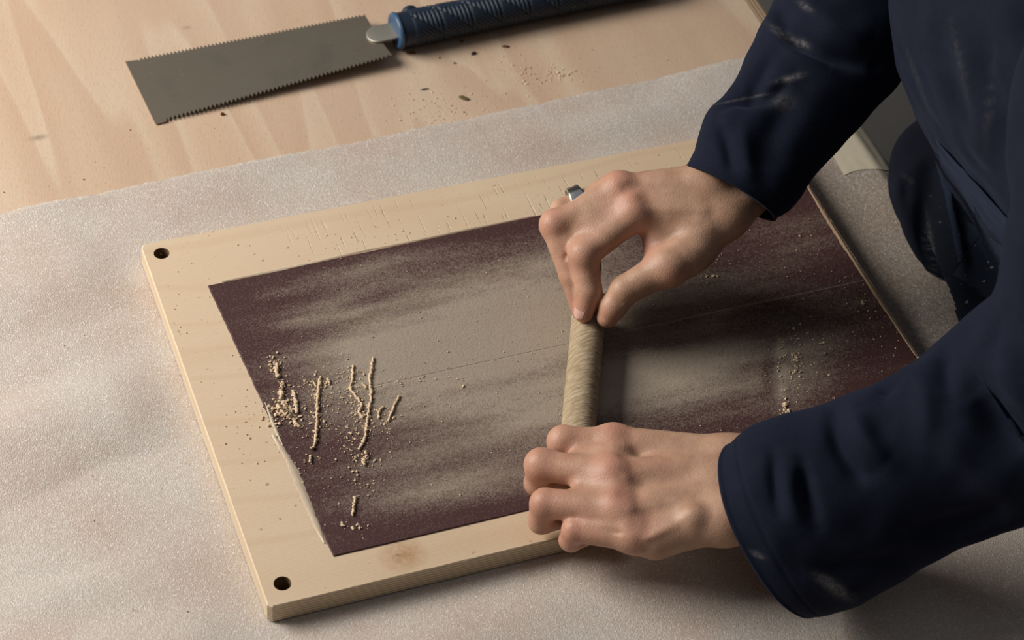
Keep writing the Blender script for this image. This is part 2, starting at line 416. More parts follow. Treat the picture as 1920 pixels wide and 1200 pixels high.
foam = tag(empty('foam_sheet', (0, 0, PTZ)), 'thin white sparkly packing foam sheet covering the near part of the workbench', 'foam sheet')
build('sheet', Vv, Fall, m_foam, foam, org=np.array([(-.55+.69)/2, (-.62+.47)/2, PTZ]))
# tape over the foam at the bench edge
def foam_surf(sx_, y_):
    i = int(np.clip(np.searchsorted(xs, sx_), 1, nx-1)); t_ = (y_+.62)/(float(np.interp(sx_, fx, fy))+.62); j = int(np.clip(t_*(ny-1), 0, ny-1))
    p = top[i*ny+j]; q = top[(i-1)*ny+j]; r = (sx_-xs[i-1])/(xs[i]-xs[i-1]); return q*(1-r)+p*r
tv = []; na, nb = 34, 40
for i in range(na):
    for j in range(nb):
        v_ = j/(nb-1); yv = .318 + .115*v_ + .002*math.sin(i*.3)
        s0 = .600 + .014*float(noise(np.array([[v_*4, 0, 3.]]), 1.0)[0]) - .010*v_
        s_ = s0 + (.685-s0)*i/(na-1)
        p = foam_surf(s_, yv); q = foam_surf(s_+.003, yv); nrm = np.array([-(q-p)[2], 0, (q-p)[0]]); nn = np.linalg.norm(nrm) or 1
        tv.append(p + nrm/nn*.0006 + np.array([0, yv-p[1], 0]))
build('masking_tape', tv, [tuple(reversed(f)) for f in grid_faces(na, nb)], m_tape, foam)

# ------------------------------------------------------------------ sanding board
BL_, BWD, BT = .5615, .3798, .0178
board = tag(empty('sanding_board', (0, 0, ZB-BT)), 'birch plywood board with dusty maroon sandpaper on it lying on the foam', 'sanding board')
bm = bmesh.new()
rs = np.random.RandomState(5)
def loop(inset, z, jit=0.0):
    pts = []
    L_, W_ = BL_, BWD
    def seg(a, b_, n):
        for k in range(n): t_ = k/n; pts.append((a[0]+(b_[0]-a[0])*t_, a[1]+(b_[1]-a[1])*t_))
    i = inset; c_ = .003
    seg((i+c_, i), (L_-i-c_, i), 120); seg((L_-i-c_, i), (L_-i, i+c_), 2); seg((L_-i, i+c_), (L_-i, W_-i-c_), 60); seg((L_-i, W_-i-c_), (L_-i-c_, W_-i), 2)
    seg((L_-i-c_, W_-i), (i+c_*1.6, W_-i), 120); seg((i+c_*1.6, W_-i), (i+.0016, W_-i-.0016), 1); seg((i+.0016, W_-i-.0016), (i, W_-i-c_*1.6), 1); seg((i, W_-i-c_*1.6), (i, i+c_), 60); seg((i, i+c_), (i+c_, i), 2)
    return [(x+jit*(rs.rand()-.5), y_+jit*(rs.rand()-.5), z) for x, y_ in pts]
holes = [tuple(at(303, 475, 0)[:2]), tuple(at(529.5, 1094, 0)[:2])]
outer = [bm.verts.new(p) for p in loop(.0009, ZB, .0004)]
oe = [bm.edges.new((outer[i], outer[(i+1) % len(outer)])) for i in range(len(outer))]
hv = []
for hx, hy in holes:
    ring = [bm.verts.new((hx+.0063*math.cos(a)*(1+.02*rs.rand()), hy+.0063*math.sin(a), ZB)) for a in np.linspace(0, 2*math.pi, 32, endpoint=False)]
    oe += [bm.edges.new((ring[i], ring[(i+1) % 32])) for i in range(32)]; hv.append(ring)
bmesh.ops.triangle_fill(bm, edges=oe, use_beauty=True)
for f in bm.faces:
    if f.normal.z < 0: f.normal_flip()
    f.material_index = 0
mid = [bm.verts.new(p) for p in loop(0, ZB-.0010)]; low = [bm.verts.new(p) for p in loop(0, ZB-BT+.0008)]; bl2 = [bm.verts.new(p) for p in loop(.0008, ZB-BT)]
n0 = len(outer)
def band(a, b_, mi):
    for i in range(len(a)):
        f = bm.faces.new((a[i], b_[i], b_[(i+1) % len(a)], a[(i+1) % len(a)])); f.material_index = mi
band(outer, mid, 0); band(mid, low, 1); band(low, bl2, 1)
f = bm.faces.new(list(reversed(bl2))); f.material_index = 1
for ring in hv:
    lowr = [bm.verts.new((v.co.x, v.co.y, ZB-BT+.001)) for v in ring]
    for i in range(32):
        f = bm.faces.new((ring[(i+1) % 32], lowr[(i+1) % 32], lowr[i], ring[i])); f.material_index = 2
    f = bm.faces.new(lowr); f.material_index = 2
me = bpy.data.meshes.new('plywood_panel'); bm.transform(Matrix.Translation((0, 0, -(ZB-BT)))); bm.to_mesh(me); bm.free()
panel = bpy.data.objects.new('plywood_panel', me); C.objects.link(panel); me.materials.append(m_birch); me.materials.append(m_ply_edge); me.materials.append(m_bore); panel.parent = board
# knot and burnt halo on the panel
nt, b, c = ntb, bb, cb
def knot(px, py, rx, ry, k, col):
    global c
    p = at(px, py, 0); f = mth(nt, 'MULTIPLY', spot(nt, float(p[0]), float(p[1]), rx, ry), k)
    nz = noi(nt, coords(nt), 140.0, 3, .6); f = mth(nt, 'MULTIPLY', f, mrange(nt, nz, .3, .6, .35, 1)); c = mixc(nt, f, c, col)
knot(755, 1040, .017, .015, .95, (.42,.23,.11)); knot(747, 1041, .0022, .0022, 1.0, (.10,.05,.03)); knot(300, 475, .009, .009, .25, (.45,.31,.2))
L(nt, c, b.inputs['Base Color'])
# torn cross-grain checks in the far margin, as bump
ck = noi(nt, coords(nt, (420, 26, 1)), 1.0, 2, .5)
sxyz = N(nt, 'ShaderNodeSeparateXYZ'); L(nt, coords(nt), sxyz.inputs[0])
zone = mth(nt, 'MULTIPLY', mrange(nt, sxyz.outputs[1], .318, .335), mth(nt, 'MULTIPLY', mrange(nt, sxyz.outputs[0], .10, .20), mrange(nt, sxyz.outputs[1], .376, .350)))
bump(nt, b, mth(nt, 'ADD', mth(nt, 'MULTIPLY', fb, .3), mth(nt, 'MULTIPLY', mrange(nt, ck, .62, .68, 0, -1), zone)), .6, .0010)

# abrasive sheets
pc = [at(390,537), at(1010,405), at(625,1044), at(1000,955)]
kb = (pc[1][1]-pc[0][1])/(pc[1][0]-pc[0][0]); kf = (pc[3][1]-pc[2][1])/(pc[3][0]-pc[2][0])
PXR = .5578
sa, sb = at(760, 712), at(1600, 530); ks = (sb[1]-sa[1])/(sb[0]-sa[0])
def yback(x): return pc[0][1] + kb*(x-pc[0][0])
def yfront(x): return pc[2][1] + kf*(x-pc[2][0])
def yseam(x): return sa[1] + ks*(x-sa[0])
def xleft(y_): return pc[2][0] + (pc[0][0]-pc[2][0])*(y_-pc[2][1])/(pc[0][1]-pc[2][1])
BL = [(860,660,230,120,.40),(700,500,130,40,.18),(680,650,90,70,.16),(640,565,70,20,.20),(540,545,60,10,.20),(880,650,280,75,.55),(1000,780,190,75,.60),(1210,700,150,60,.65),(1000,560,190,60,.40),(740,640,160,26,.38),(780,735,150,40,.30),(830,535,260,30,.34),(720,500,200,18,.22),
      (1330,690,120,90,.40),(1500,690,75,70,.34),(1300,555,190,40,.22),(860,915,190,34,.52),(760,870,140,30,.22),(1040,490,120,34,.30),(1500,440,120,60,.16),(1560,600,120,60,.18),(650,590,120,12,.25),
      (560,600,45,9,.22),(1480,760,60,30,.2),(1150,560,200,60,.2),(700,660,110,14,.3),(1463,655,9,14,.35),(1468,700,9,14,.35),(1465,735,9,14,.3)]
DK = [(700,560,70,12,.30),(760,500,90,10,.14),(830,600,120,9,.22),(1440,700,12,50,.20),(1000,870,180,20,.16),(900,850,150,14,.14),(640,670,90,10,.25),(870,790,60,9,.10)]
def dust_map(Vw, seam_side):
    x, y_, _ = proj(Vw)
    D = np.full(len(x), .035)
    P_ = np.stack([Vw[:, 0]*.16, Vw[:, 1], Vw[:, 0]*0], 1)
    st = noise(P_, 70.)*.5 + noise(P_+3, 160.)*.3 + noise(np.stack([Vw[:,0]*.4, Vw[:,1], Vw[:,0]*0+8], 1), 330.)*.2
    for cx, cy, wx, wy, k in BL + [(q[0], q[1], q[2], q[3], -q[4]) for q in DK]:
        yy_ = y_ + .20*(x-cx); D = D + k*np.exp(-((x-cx)/wx)**2 - ((yy_-cy)/wy)**2)
    D = D*(.62 + .78*st) + (st-.5)*.10
    D = D * smooth(0, .012, Vw[:, 1]-yfront(Vw[:, 0])) * (.35+.65*smooth(0, .010, yback(Vw[:, 0])-Vw[:, 1]))
    D = D + .45*np.exp(-((Vw[:, 1]-yseam(Vw[:, 0])-.0002)/.0006)**2)*smooth(700, 900, x)
    return np.clip(D*1.12, 0, 1)
for side in (0, 1):
    nu, nv = 420, 130
    U, Vq = np.meshgrid(np.linspace(0, 1, nu), np.linspace(0, 1, nv), indexing='ij'); U = U.ravel(); Vq = Vq.ravel()
    if side == 0: ya, yb = (lambda x: yfront(x)), (lambda x: yseam(x)+.0000)
    else: ya, yb = (lambda x: yseam(x)), (lambda x: yback(x))
    ym = .03 + .29*U*0 + Vq*0
    X = np.zeros_like(U); Y = np.zeros_like(U)
    xl = np.full_like(U, .045)
    for it in range(4):
        X = xl + (PXR-xl)*U; Y = ya(X) + (yb(X)-ya(X))*Vq
        yl = ya(xl) + (yb(xl)-ya(xl))*Vq; xl = xleft(yl)
    Z = ZB + .0007 + (noise(np.stack([X, Y, X*0], 1), 25.)-.5)*.0004
    jig = (U < .003); X = X + jig*(noise(np.stack([Y, Y*0, Y*0], 1), 160.)-.5)*.0004
    tp = np.stack([X, Y, Z], 1); Ff = [tuple(reversed(f)) for f in grid_faces(nu, nv)]; n_ = len(tp)
    bt = tp.copy(); bt[:, 2] = ZB + .00005
    I = np.arange(nu*nv).reshape(nu, nv)
    Fs = strip(I[:, -1].tolist(), False) + strip(I[:, 0].tolist(), True) + strip(I[0, :].tolist(), False) + strip(I[-1, :].tolist(), True)
    dm = dust_map(tp, side)
    build('sandpaper_sheet', np.vstack([tp, bt]), Ff + Fs, m_paper, board, True, {'dust': np.concatenate([dm, dm])})
# adhesive and torn fibre left along the paper's edges
def ribbon(pxs, wd, name, m_, h=.0006, lift=0.0):
    P_ = catmull([at(x, y_, h) for x, y_ in pxs], 40); Vr = []
    for i, p in enumerate(P_):
        t_ = P_[min(i+1, 39)]-P_[max(i-1, 0)]; t_ /= np.linalg.norm(t_); s_ = np.array([-t_[1], t_[0], 0])
        k = wd*(.35+.65*math.sin(math.pi*i/39))*(0.7+.6*rs.rand())
        for j, (u_, z_) in enumerate(((-1, 0), (-.4, .0005+lift), (.4, .0006+lift), (1, 0))): Vr.append(p + s_*u_*k + np.array([0, 0, z_]))
    return build(name, Vr, grid_faces(40, 4), m_, board)
ribbon([(512,815),(545,870),(575,940),(608,1018)], .0030, 'glue_residue', m_glue)
ribbon([(415,528),(480,514),(560,498),(680,470),(760,455)], .0016, 'glue_residue', m_glue)
ribbon([(760,455),(860,433),(1005,404)], .0009, 'glue_residue', m_glue)
ribbon([(497,755),(515,800),(530,835)], .0012, 'glue_residue', m_glue)
ribbon([(1512,346),(1560,425),(1600,490)], .0016, 'wood_sliver', m_sliver, .0012)
ribbon([(1558,420),(1610,503),(1660,580),(1716,666)], .0015, 'wood_sliver', m_sliver, .0014)

# ------------------------------------------------------------------ sawdust strands and crumbs on the paper
def strand(pts, r, label, seed, nper=5, group=None):
    rr = np.random.RandomState(seed)
    P_ = np.array([at(x, y_, .0009+r*.6) for x, y_ in pts]); n = max(10, int(len(pts)*nper*1.6))
    Q = catmull(P_, n); Q[:, :2] += (rr.rand(n, 2)-.5)*r*.9; Q[:, 2] += (rr.rand(n)-.3)*r*.4
    R = r*(.6+.7*rr.rand(n)); R[0] *= .4; R[-1] *= .4
    V_, F_ = tube(Q, R, 8, True, .8, rr)
    tag(build('sawdust_strand', V_, F_, m_dust), label, 'wood dust', group)
def c5(*pp): return [(440+a/2.858, 640+b_/2.858) for a, b_ in pp]
strand(c5((745,85),(735,150),(725,200),(730,300),(715,400),(705,480),(690,540),(665,580)), .0011, 'longest rolled strand of sawdust standing on the maroon sandpaper', 1, 7)
strand(c5((462,188),(450,250),(442,340),(440,430),(430,550),(410,575)), .0012, 'second longest strand of sawdust, thick in the middle, left of the longest one', 2, 7)
strand(c5((635,125),(632,200),(620,250),(655,300),(680,340),(665,380),(692,410)), .0011, 'crooked broken sawdust strand touching the left of the longest strand', 3, 6)
strand(c5((880,290),(850,360),(822,430)), .0009, 'thin straight sawdust strand, rightmost on the sandpaper', 4)
strand(c5((800,350),(778,368),(772,415)), .0009, 'small hooked sawdust strand beside the thin rightmost one', 5)
strand(c5((648,830),(640,880),(632,935)), .0011, 'lone sawdust sliver nearest the front edge of the sandpaper', 6)
strand(c5((698,590),(713,628)), .0012, 'short sawdust stub just below the end of the longest strand', 7)
strand(c5((690,630),(700,665)), .0013, 'chunky sawdust crumb below the short stub, under the longest strand', 8)
strand(c5((408,608),(402,652)), .0010, 'short sawdust piece just below the second longest strand', 9)
strand(c5((230,120),(222,165),(240,195)), .0016, 'sawdust clump furthest back at the left of the sandpaper', 10)
strand(c5((262,215),(250,260),(252,310)), .0015, 'short thick sawdust clump above the sawdust heap at left', 11)
strand(c5((315,262),(328,330),(335,385)), .0012, 'slanting sawdust strand right of the sawdust heap at left', 12)
strand(c5((225,350),(262,378),(300,400)), .0024, 'largest heaped clump of sawdust near the left edge of the sandpaper', 13, 6)
strand(c5((418,210),(437,245)), .0009, 'tiny sawdust sliver branching from the top of the second longest strand', 14)
strand(c5((495,198),(513,226)), .0010, 'tiny sawdust sliver right of the top of the second longest strand', 15)
strand(c5((315,425),(352,462)), .0011, 'small slanting sawdust sliver below the sawdust heap', 16)
strand(c5((685,225),(710,250)), .0010, 'tiny sawdust sliver leaning between the crooked and the longest strand', 17)
ico = bmesh.new(); bmesh.ops.create_icosphere(ico, subdivisions=1, radius=1.0)
IV = np.array([v.co[:] for v in ico.verts]); IF = [tuple(v.index for v in f.verts) for f in ico.faces]; ico.free()
def crumbs(name, spots, m_, label, cat, h0, seed, lim=None):
    rr = np.random.RandomState(seed); V_ = []; F_ = []
    for (cx, cy, sx_, sy_, n, r) in spots:
        for k in range(n):
            px_, py_ = cx+rr.randn()*sx_, cy+rr.randn()*sy_
            p = at(px_, py_, h0)
            if lim and not lim(p): continue
            q = r*(.45+.9*rr.rand()**2); sc = np.array([1+.8*rr.rand(), 1, .7])*q; a = rr.rand()*6.28
            v = IV*sc*(1+.8*(rr.rand(len(IV), 1)-.5)); v = np.stack([v[:,0]*math.cos(a)-v[:,1]*math.sin(a), v[:,0]*math.sin(a)+v[:,1]*math.cos(a), v[:,2]], 1)
            o_ = len(V_)*len(IV); V_.append(v+p+np.array([0, 0, sc[2]*.6])); F_ += [tuple(i+o_ for i in f) for f in IF]
    return tag(build(name, np.vstack(V_), F_, m_, None, False), label, cat, kind='stuff')
def onpaper(p): return xleft(p[1])+.001 < p[0] < PXR-.002 and yfront(p[0])+.001 < p[1] < yback(p[0])-.001
sp_ = [(440+a/2.858, 640+b_/2.858, s1, s2, n, r) for a, b_, s1, s2, n, r in (
    (225,140,9,12,45,.0009),(255,260,6,14,35,.0009),(265,370,14,11,110,.0011),(325,330,5,16,30,.0009),(335,440,7,8,18,.0008),(445,300,8,22,60,.0008),(440,430,7,18,35,.0008),
    (640,240,10,22,60,.0008),(680,370,9,16,45,.0008),(560,240,24,20,90,.0006),(620,400,26,22,60,.0006),(700,450,10,20,30,.0008),(690,640,16,8,30,.0008),(750,640,10,5,8,.001),(820,440,10,14,26,.0007),
    (620,520,14,12,30,.0007),(710,770,12,10,20,.0009),(650,980,16,5,14,.0009),(380,230,6,5,12,.0008),(560,700,90,90,160,.0005),(400,620,60,40,60,.0005),(900,250,40,30,30,.0006),(200,400,20,12,24,.0007))]
sp_ += [(1490,690,7,34,50,.0009),(1474,765,4,8,22,.0011),(1466,690,8,30,30,.0006),(1530,660,40,40,40,.0008),(1250,700,260,120,260,.0004),(800,600,220,120,260,.0004),(1330,520,12,4,16,.0009),(1640,600,60,50,60,.0005),(1450,470,150,60,140,.0005),(1620,565,4,3,6,.001),(770,712,40,6,20,.0006),(860,715,10,5,8,.0008)]
crumbs('sawdust_crumbs', sp_, m_dust, 'loose pale sawdust crumbs scattered over the maroon sandpaper', 'wood dust', .0009, 21, onpaper)
crumbs('sawdust_specks', [(1010,140,45,12,90,.0007),(1040,140,14,8,40,.0008),(900,205,70,30,60,.0007),(820,225,50,16,45,.0007),(800,180,40,30,30,.0006),(950,95,30,20,10,.0006),(400,260,160,60,60,.0004),(1000,180,120,30,70,.0005)], m_dust,
       'pale sawdust specks on the bare bench plywood below the saw handle', 'wood dust', PT, 22, lambda p: p[1] > .468)
crumbs('bark_specks', [(830,210,60,30,14,.0007),(200,330,90,60,12,.0006),(420,215,60,30,5,.0006),(1180,110,60,20,5,.0006)], m_chipb, 'tiny brown specks sprinkled over the bare bench plywood', 'wood dust', PT, 23, lambda p: p[1] > .468)
crumbs('foam_debris', [(150,700,120,200,22,.0006),(560,1170,200,20,6,.0006),(1640,1150,60,30,4,.0006)], m_chipt, 'tiny brown specks lying on the pale foam sheet', 'wood dust', -.0165, 24, lambda p: (p[0] < -.02 or p[1] < -.02))
crumbs('board_dust', [(330,560,50,90,70,.0004),(470,800,40,60,60,.0005),(700,455,160,20,60,.0004),(510,770,8,22,30,.0008)], m_dust, 'fine sawdust grains on the bare birch margin of the board', 'wood dust', .0003, 25, lambda p: .004 < p[0] < .54 and .004 < p[1] < .37 and not onpaper(p))

# chips
def chip(px, py, lx, ly, th_, ang_, m_, label, h=PT, seed=0):
    rr = np.random.RandomState(seed+77); p = at(px, py, h); n = 11; V_ = []
    for lvl in range(3):
        for k in range(n):
            a = 2*math.pi*k/n; rad = (1+.25*(rr.rand()-.5))*(1, 1.05, .72)[lvl]
            u_, v_ = math.copysign(abs(math.cos(a))**.75, math.cos(a))*lx*rad, math.sin(a)*ly*rad
            V_.append(p+np.array([u_*math.cos(ang_)-v_*math.sin(ang_), u_*math.sin(ang_)+v_*math.cos(ang_), th_*(.02, .5, 1)[lvl]*(1+.2*rr.rand())]))
    F_ = grid_faces(3, n, True) + [tuple(reversed(range(n))), tuple(range(2*n, 3*n))]
    tag(build('wood_chip', V_, F_, m_, None, False), label, 'wood chip')
chip(870, 185, .0048, .0020, .0016, -.75, m_chipo, 'largest olive brown oblong wood chip on the bench between saw handle and foam', seed=1)
chip(948, 88, .0034, .0014, .0012, -.35, m_chipb, 'reddish brown wood chip below the saw handle, furthest right', seed=2)
chip(888, 101, .0026, .0016, .0016, .5, m_chipd, 'small blackish angular wood chip below the saw handle', seed=3)
chip(797, 168, .0036, .0007, .0010, -.1, m_chipd, 'thin dark splinter lying level on the bench left of the olive chip', seed=4)
chip(771, 100, .0044, .0018, .0014, -.15, m_chipb, 'dark brown wood chip in the shadow of the saw handle collar', seed=5)
chip(866, 78, .0018, .0012, .0012, .0, m_chipb, 'little brown wood chip at the edge of the handle shadow', seed=6)
chip(417, 215, .0018, .0014, .0020, .3, m_chipb, 'small brown crumb of bark beside the toothed lower edge of the blade', seed=7)
chip(852, 119, .0009, .0006, .0014, 1.0, m_chipd, 'very small dark speck of wood left of the blackish chip', seed=8)
chip(824, 109, .0009, .0006, .0008, .6, m_chipo, 'very small olive speck of wood nearest the saw collar', seed=9)
chip(1619, 1177, .0022, .0034, .0014, .35, m_chipt, 'oval brown wood chip on the foam near the front of the bench', -.0165, 10)
chip(1707, 1093, .0008, .0030, .0008, .15, m_chipb, 'thin upright brown splinter on the foam below the left sleeve', -.0165, 11)
chip(1749, 1087, .0009, .0009, .0008, .1, m_chipb, 'tiny round dark speck on the foam right of the splinter', -.0165, 12)

# ------------------------------------------------------------------ pull saw
saw = tag(empty('pull_saw', at(480, 130, PT)), 'double-edged pull saw with grey toothed blade and navy ribbed handle on the bench', 'saw')
q = {'tl': at(235, 115, PT+.0012), 'bl': at(292, 233, PT+.0015), 'br': at(736, 105, PT+.013), 'tr': at(688, 26, PT+.011)}
def bil(u_, v_): return (q['bl']*(1-u_)+q['br']*u_)*(1-v_) + (q['tl']*(1-u_)+q['tr']*u_)*v_
nb_, ntp = 54, 60
lowr, upr = [], []
bm = bmesh.new()
h_b, h_t = .040, .016
def edge_pts(n, v_in, v_out, a, b_, rake):
    pts = []
    for k in range(n):
        u0 = a+(b_-a)*k/n; du = (b_-a)/n
        pts.append((u0, v_in)); pts.append((u0+du*rake, v_out))
    pts.append((b_, v_in)); return pts
bot = [(0, 0), (.045, 0.0)] + edge_pts(nb_, .055, .0, .05, .985, .25) + [(1.0, .02)]
topp = [(.99, 1.0)] + list(reversed(edge_pts(ntp, .968, 1.014, .055, .975, .5))) + [(.05, .985), (0, 1.0)]
right = [(.992, .35), (.990, .66)]
outl = bot + right + topp
vs = [bil(u_, v_) for u_, v_ in outl]
b_v = [bm.verts.new(v) for v in vs]
ed = [bm.edges.new((b_v[i], b_v[(i+1) % len(b_v)])) for i in range(len(b_v))]
bmesh.ops.triangle_fill(bm, edges=ed, use_beauty=True)
for f in bm.faces:
    if f.normal.z < 0: f.normal_flip()
r_ = bmesh.ops.extrude_face_region(bm, geom=bm.faces[:])
for v in [g for g in r_['geom'] if isinstance(g, bmesh.types.BMVert)]: v.co.z -= .0005
bmesh.ops.recalc_face_normals(bm, faces=bm.faces)
Vb = [v.co[:] for v in bm.verts]; Fb = [tuple(v.index for v in f.verts) for f in bm.faces]; bm.verts.index_update(); Fb = [tuple(v.index for v in f.verts) for f in bm.faces]; bm.free()
build('blade', Vb, Fb, m_blade, saw, False)
# tang plate
ax0 = at(708, 64, PT+.0135); ax1 = at(752, 55, PT+.017)
axd = (ax1-ax0)/np.linalg.norm(ax1-ax0); sd = np.array([-axd[1], axd[0], 0]); sd /= np.linalg.norm(sd); upv = np.cross(axd, sd)
tang = []
outl2 = [(-.0100*math.sin(a)+.000, .0112*math.cos(a)) for a in np.linspace(0, math.pi, 20)] + [(.026, -.0105), (.026, .0105)]
Vt = []
for sc_, z_ in ((1.0, -.0016), (1.03, -.0002), (1.02, .0006), (.97, .0011), (.92, .0012)):
    for u_, v_ in outl2: Vt.append(ax0 + axd*(u_*sc_) + sd*(v_*sc_) + upv*z_)
n_ = len(outl2)
Ft = grid_faces(5, n_, True) + [tuple(reversed(range(n_))), tuple(range(4*n_, 5*n_))]
build('tang_plate', Vt, Ft, m_tang, saw)
# handle: oval grip with carved pattern of ridges
h0 = at(742, 58, PT+.0175); h1 = at(1190, -34, PT+.0172)
hd = (h1-h0)/np.linalg.norm(h1-h0); hs = np.array([-hd[1], hd[0], 0]); hs /= np.linalg.norm(hs); hu = np.cross(hd, hs)
HL = .262; nr, ms = 900, 120
t_ = np.linspace(0, HL, nr); A = np.linspace(0, 2*math.pi, ms, endpoint=False)
TT, AA = np.meshgrid(t_, A, indexing='ij')
ra = .0172 - .0012*np.sin(TT/HL*math.pi) ; rb_ = .0150 - .0008*np.sin(TT/HL*math.pi)
cell = .0285; ph = (TT-.008) % cell / cell; idx = np.floor((TT-.008)/cell)
arc = AA/(2*math.pi)*4; aw = (arc + .5*0) % 1.0
diag = aw - ph                                    # triangle split of each panel
up_tri = diag > 0
r1 = np.abs(np.sin(ph*math.pi*7)); dd = np.abs(np.sin((aw-ph)*math.pi*6.5))
rid = np.where(up_tri, dd, r1)**.7
groove = np.exp(-((diag)/.05)**2) + np.exp(-(ph/.05)**2) + np.exp(-((ph-1)/.05)**2)
carve = (.0011*rid - .0010*np.clip(groove, 0, 1))*smooth(.008, .012, TT)*(1-smooth(HL-.012, HL-.006, TT))
endr = 1 - .25*smooth(HL-.014, HL, TT)
rr_a, rr_b = (ra+carve)*endr, (rb_+carve)*endr
Vh = (h0[None, None] + hd*(TT+.004)[..., None] + hs*(np.cos(AA)*rr_a)[..., None] + hu*(np.sin(AA)*rr_b)[..., None]).reshape(-1, 3)
Fh = [tuple(reversed(f)) for f in grid_faces(nr, ms, True)] + [tuple(range(ms)), tuple(reversed(range((nr-1)*ms, nr*ms)))]
build('handle', Vh, Fh, m_rubber, saw)
# collar
prof = [(-.0010, .0120), (-.0018, .0150), (-.0012, .0170), (.0003, .0181), (.0016, .0183), (.0028, .0178), (.0032, .014)]
Vc = []
for dx, r in prof:
    for k in range(64):
        a = 2*math.pi*k/64; ca, sa_ = math.cos(a), math.sin(a)
        Vc.append(h0 + hd*dx + hs*ca*r*.99 + hu*sa_*r*.90)
Fc = [tuple(reversed(f)) for f in grid_faces(len(prof), 64, True)] + [tuple(range(64)), tuple(reversed(range((len(prof)-1)*64, len(prof)*64)))]
build('collar', Vc, Fc, m_collar, saw)
kb_ = h0 + hd*.020 + hs*.0155 + hu*.0035
Vk = []; pk = [(0, .0062), (.003, .0066), (.0045, .0058), (.0050, .0030)]
for dz, r in pk:
    for k in range(32):
        a = 2*math.pi*k/32; Vk.append(kb_ + hd*math.cos(a)*r*1.15 + hu*math.sin(a)*r + hs*dz)
build('release_button', Vk, grid_faces(4, 32, True) + [tuple(range(96, 128))], m_rubber, saw)

# ------------------------------------------------------------------ rod between the hands
RR = .0132
r0 = at(1104, 588, RR+.001); r1_ = at(1085, 800, RR+.001); rdv = (r1_-r0)/np.linalg.norm(r1_-r0)
ra_, rb2 = r0 - rdv*.006, r1_ + rdv*.055
n = 260; P_ = np.array([ra_ + (rb2-ra_)*k/(n-1) for k in range(n)])
rr = np.random.RandomState(9); R_ = RR*(1 + .012*(rr.rand(n)-.5) + .006*np.sin(np.arange(n)*.9)); R_[0] *= .9; R_[-1] *= .9
V_, F_ = tube(P_, R_, 56, True, .01, rr)
rod = build('wooden_rod', V_, F_, m_rod); tag(rod, 'short rough beige wooden rod held between both hands on the sandpaper', 'rod')
# ------------------------------------------------------------------ signed distance modelling
def eval_sdf(fn, lo, hi, h, chunk=400000):
    n3 = np.ceil((np.array(hi)-lo)/h).astype(int)+1
    ax = [lo[i]+h*np.arange(n3[i]) for i in range(3)]
    G = np.stack(np.meshgrid(*ax, indexing='ij'), -1).reshape(-1, 3).astype(np.float32)
    out = np.empty(len(G), np.float32)
    for s in range(0, len(G), chunk): out[s:s+chunk] = fn(G[s:s+chunk])
    return out.reshape(n3), np.array(lo), h
def nets(Fd, lo, h):
    ins = Fd < 0; c8 = np.zeros(tuple(np.array(Fd.shape)-1), np.int8)
    for dx in (0, 1):
        for dy in (0, 1):
            for dz in (0, 1): c8 += ins[dx:Fd.shape[0]-1+dx, dy:Fd.shape[1]-1+dy, dz:Fd.shape[2]-1+dz]
    act = (c8 > 0) & (c8 < 8); idx = -np.ones(act.shape, np.int64); ijk = np.argwhere(act); idx[act] = np.arange(len(ijk))
    acc = np.zeros((len(ijk), 3)); cnt = np.zeros(len(ijk))
    cor = [(a, b_, c_) for a in (0, 1) for b_ in (0, 1) for c_ in (0, 1)]
    for a in cor:
        for ax in range(3):
            if a[ax]: continue
            b_ = list(a); b_[ax] = 1
            fa = Fd[ijk[:,0]+a[0], ijk[:,1]+a[1], ijk[:,2]+a[2]]; fb_ = Fd[ijk[:,0]+b_[0], ijk[:,1]+b_[1], ijk[:,2]+b_[2]]
            m_ = (fa < 0) != (fb_ < 0); t = np.where(m_, fa/(np.where(m_, fa-fb_, 1)), 0)
            p = np.array(a, float)[None]+np.zeros((len(ijk), 3)); p[:, ax] += t
            acc += p*m_[:, None]; cnt += m_
    V_ = lo + h*(ijk + acc/cnt[:, None]); Fq = []
    for ax in range(3):
        o1_, o2_ = [(1, 2), (2, 0), (0, 1)][ax]
        sl = [slice(None)]*3; sl2 = [slice(None)]*3; sl[ax] = slice(0, -1); sl2[ax] = slice(1, None)
        cr_ = np.argwhere(ins[tuple(sl)] != ins[tuple(sl2)])
        cr_ = cr_[(cr_[:, o1_] > 0) & (cr_[:, o2_] > 0) & (cr_[:, o1_] < Fd.shape[o1_]-1) & (cr_[:, o2_] < Fd.shape[o2_]-1)]
        def g(d1, d2):
            q_ = cr_.copy(); q_[:, o1_] -= d1; q_[:, o2_] -= d2; return idx[q_[:, 0], q_[:, 1], q_[:, 2]]
        Q_ = np.stack([g(1, 1), g(0, 1), g(0, 0), g(1, 0)], 1)
        s = ins[cr_[:, 0], cr_[:, 1], cr_[:, 2]]; Q_[~s] = Q_[~s][:, ::-1]; Fq.append(Q_)
    return V_, np.vstack(Fq)
def relax(V_, F_, it=2, k=.5):
    E_ = np.vstack([F_[:, [0, 1]], F_[:, [1, 2]], F_[:, [2, 3]], F_[:, [3, 0]]])
    for _ in range(it):
        s = np.zeros_like(V_); c_ = np.zeros(len(V_))
        for d in range(3): s[:, d] = np.bincount(E_[:, 0], V_[E_[:, 1], d], len(V_)) + np.bincount(E_[:, 1], V_[E_[:, 0], d], len(V_))
        c_ = np.bincount(E_[:, 0], minlength=len(V_)) + np.bincount(E_[:, 1], minlength=len(V_))
        V_ = V_*(1-k) + k*s/c_[:, None]
    return V_
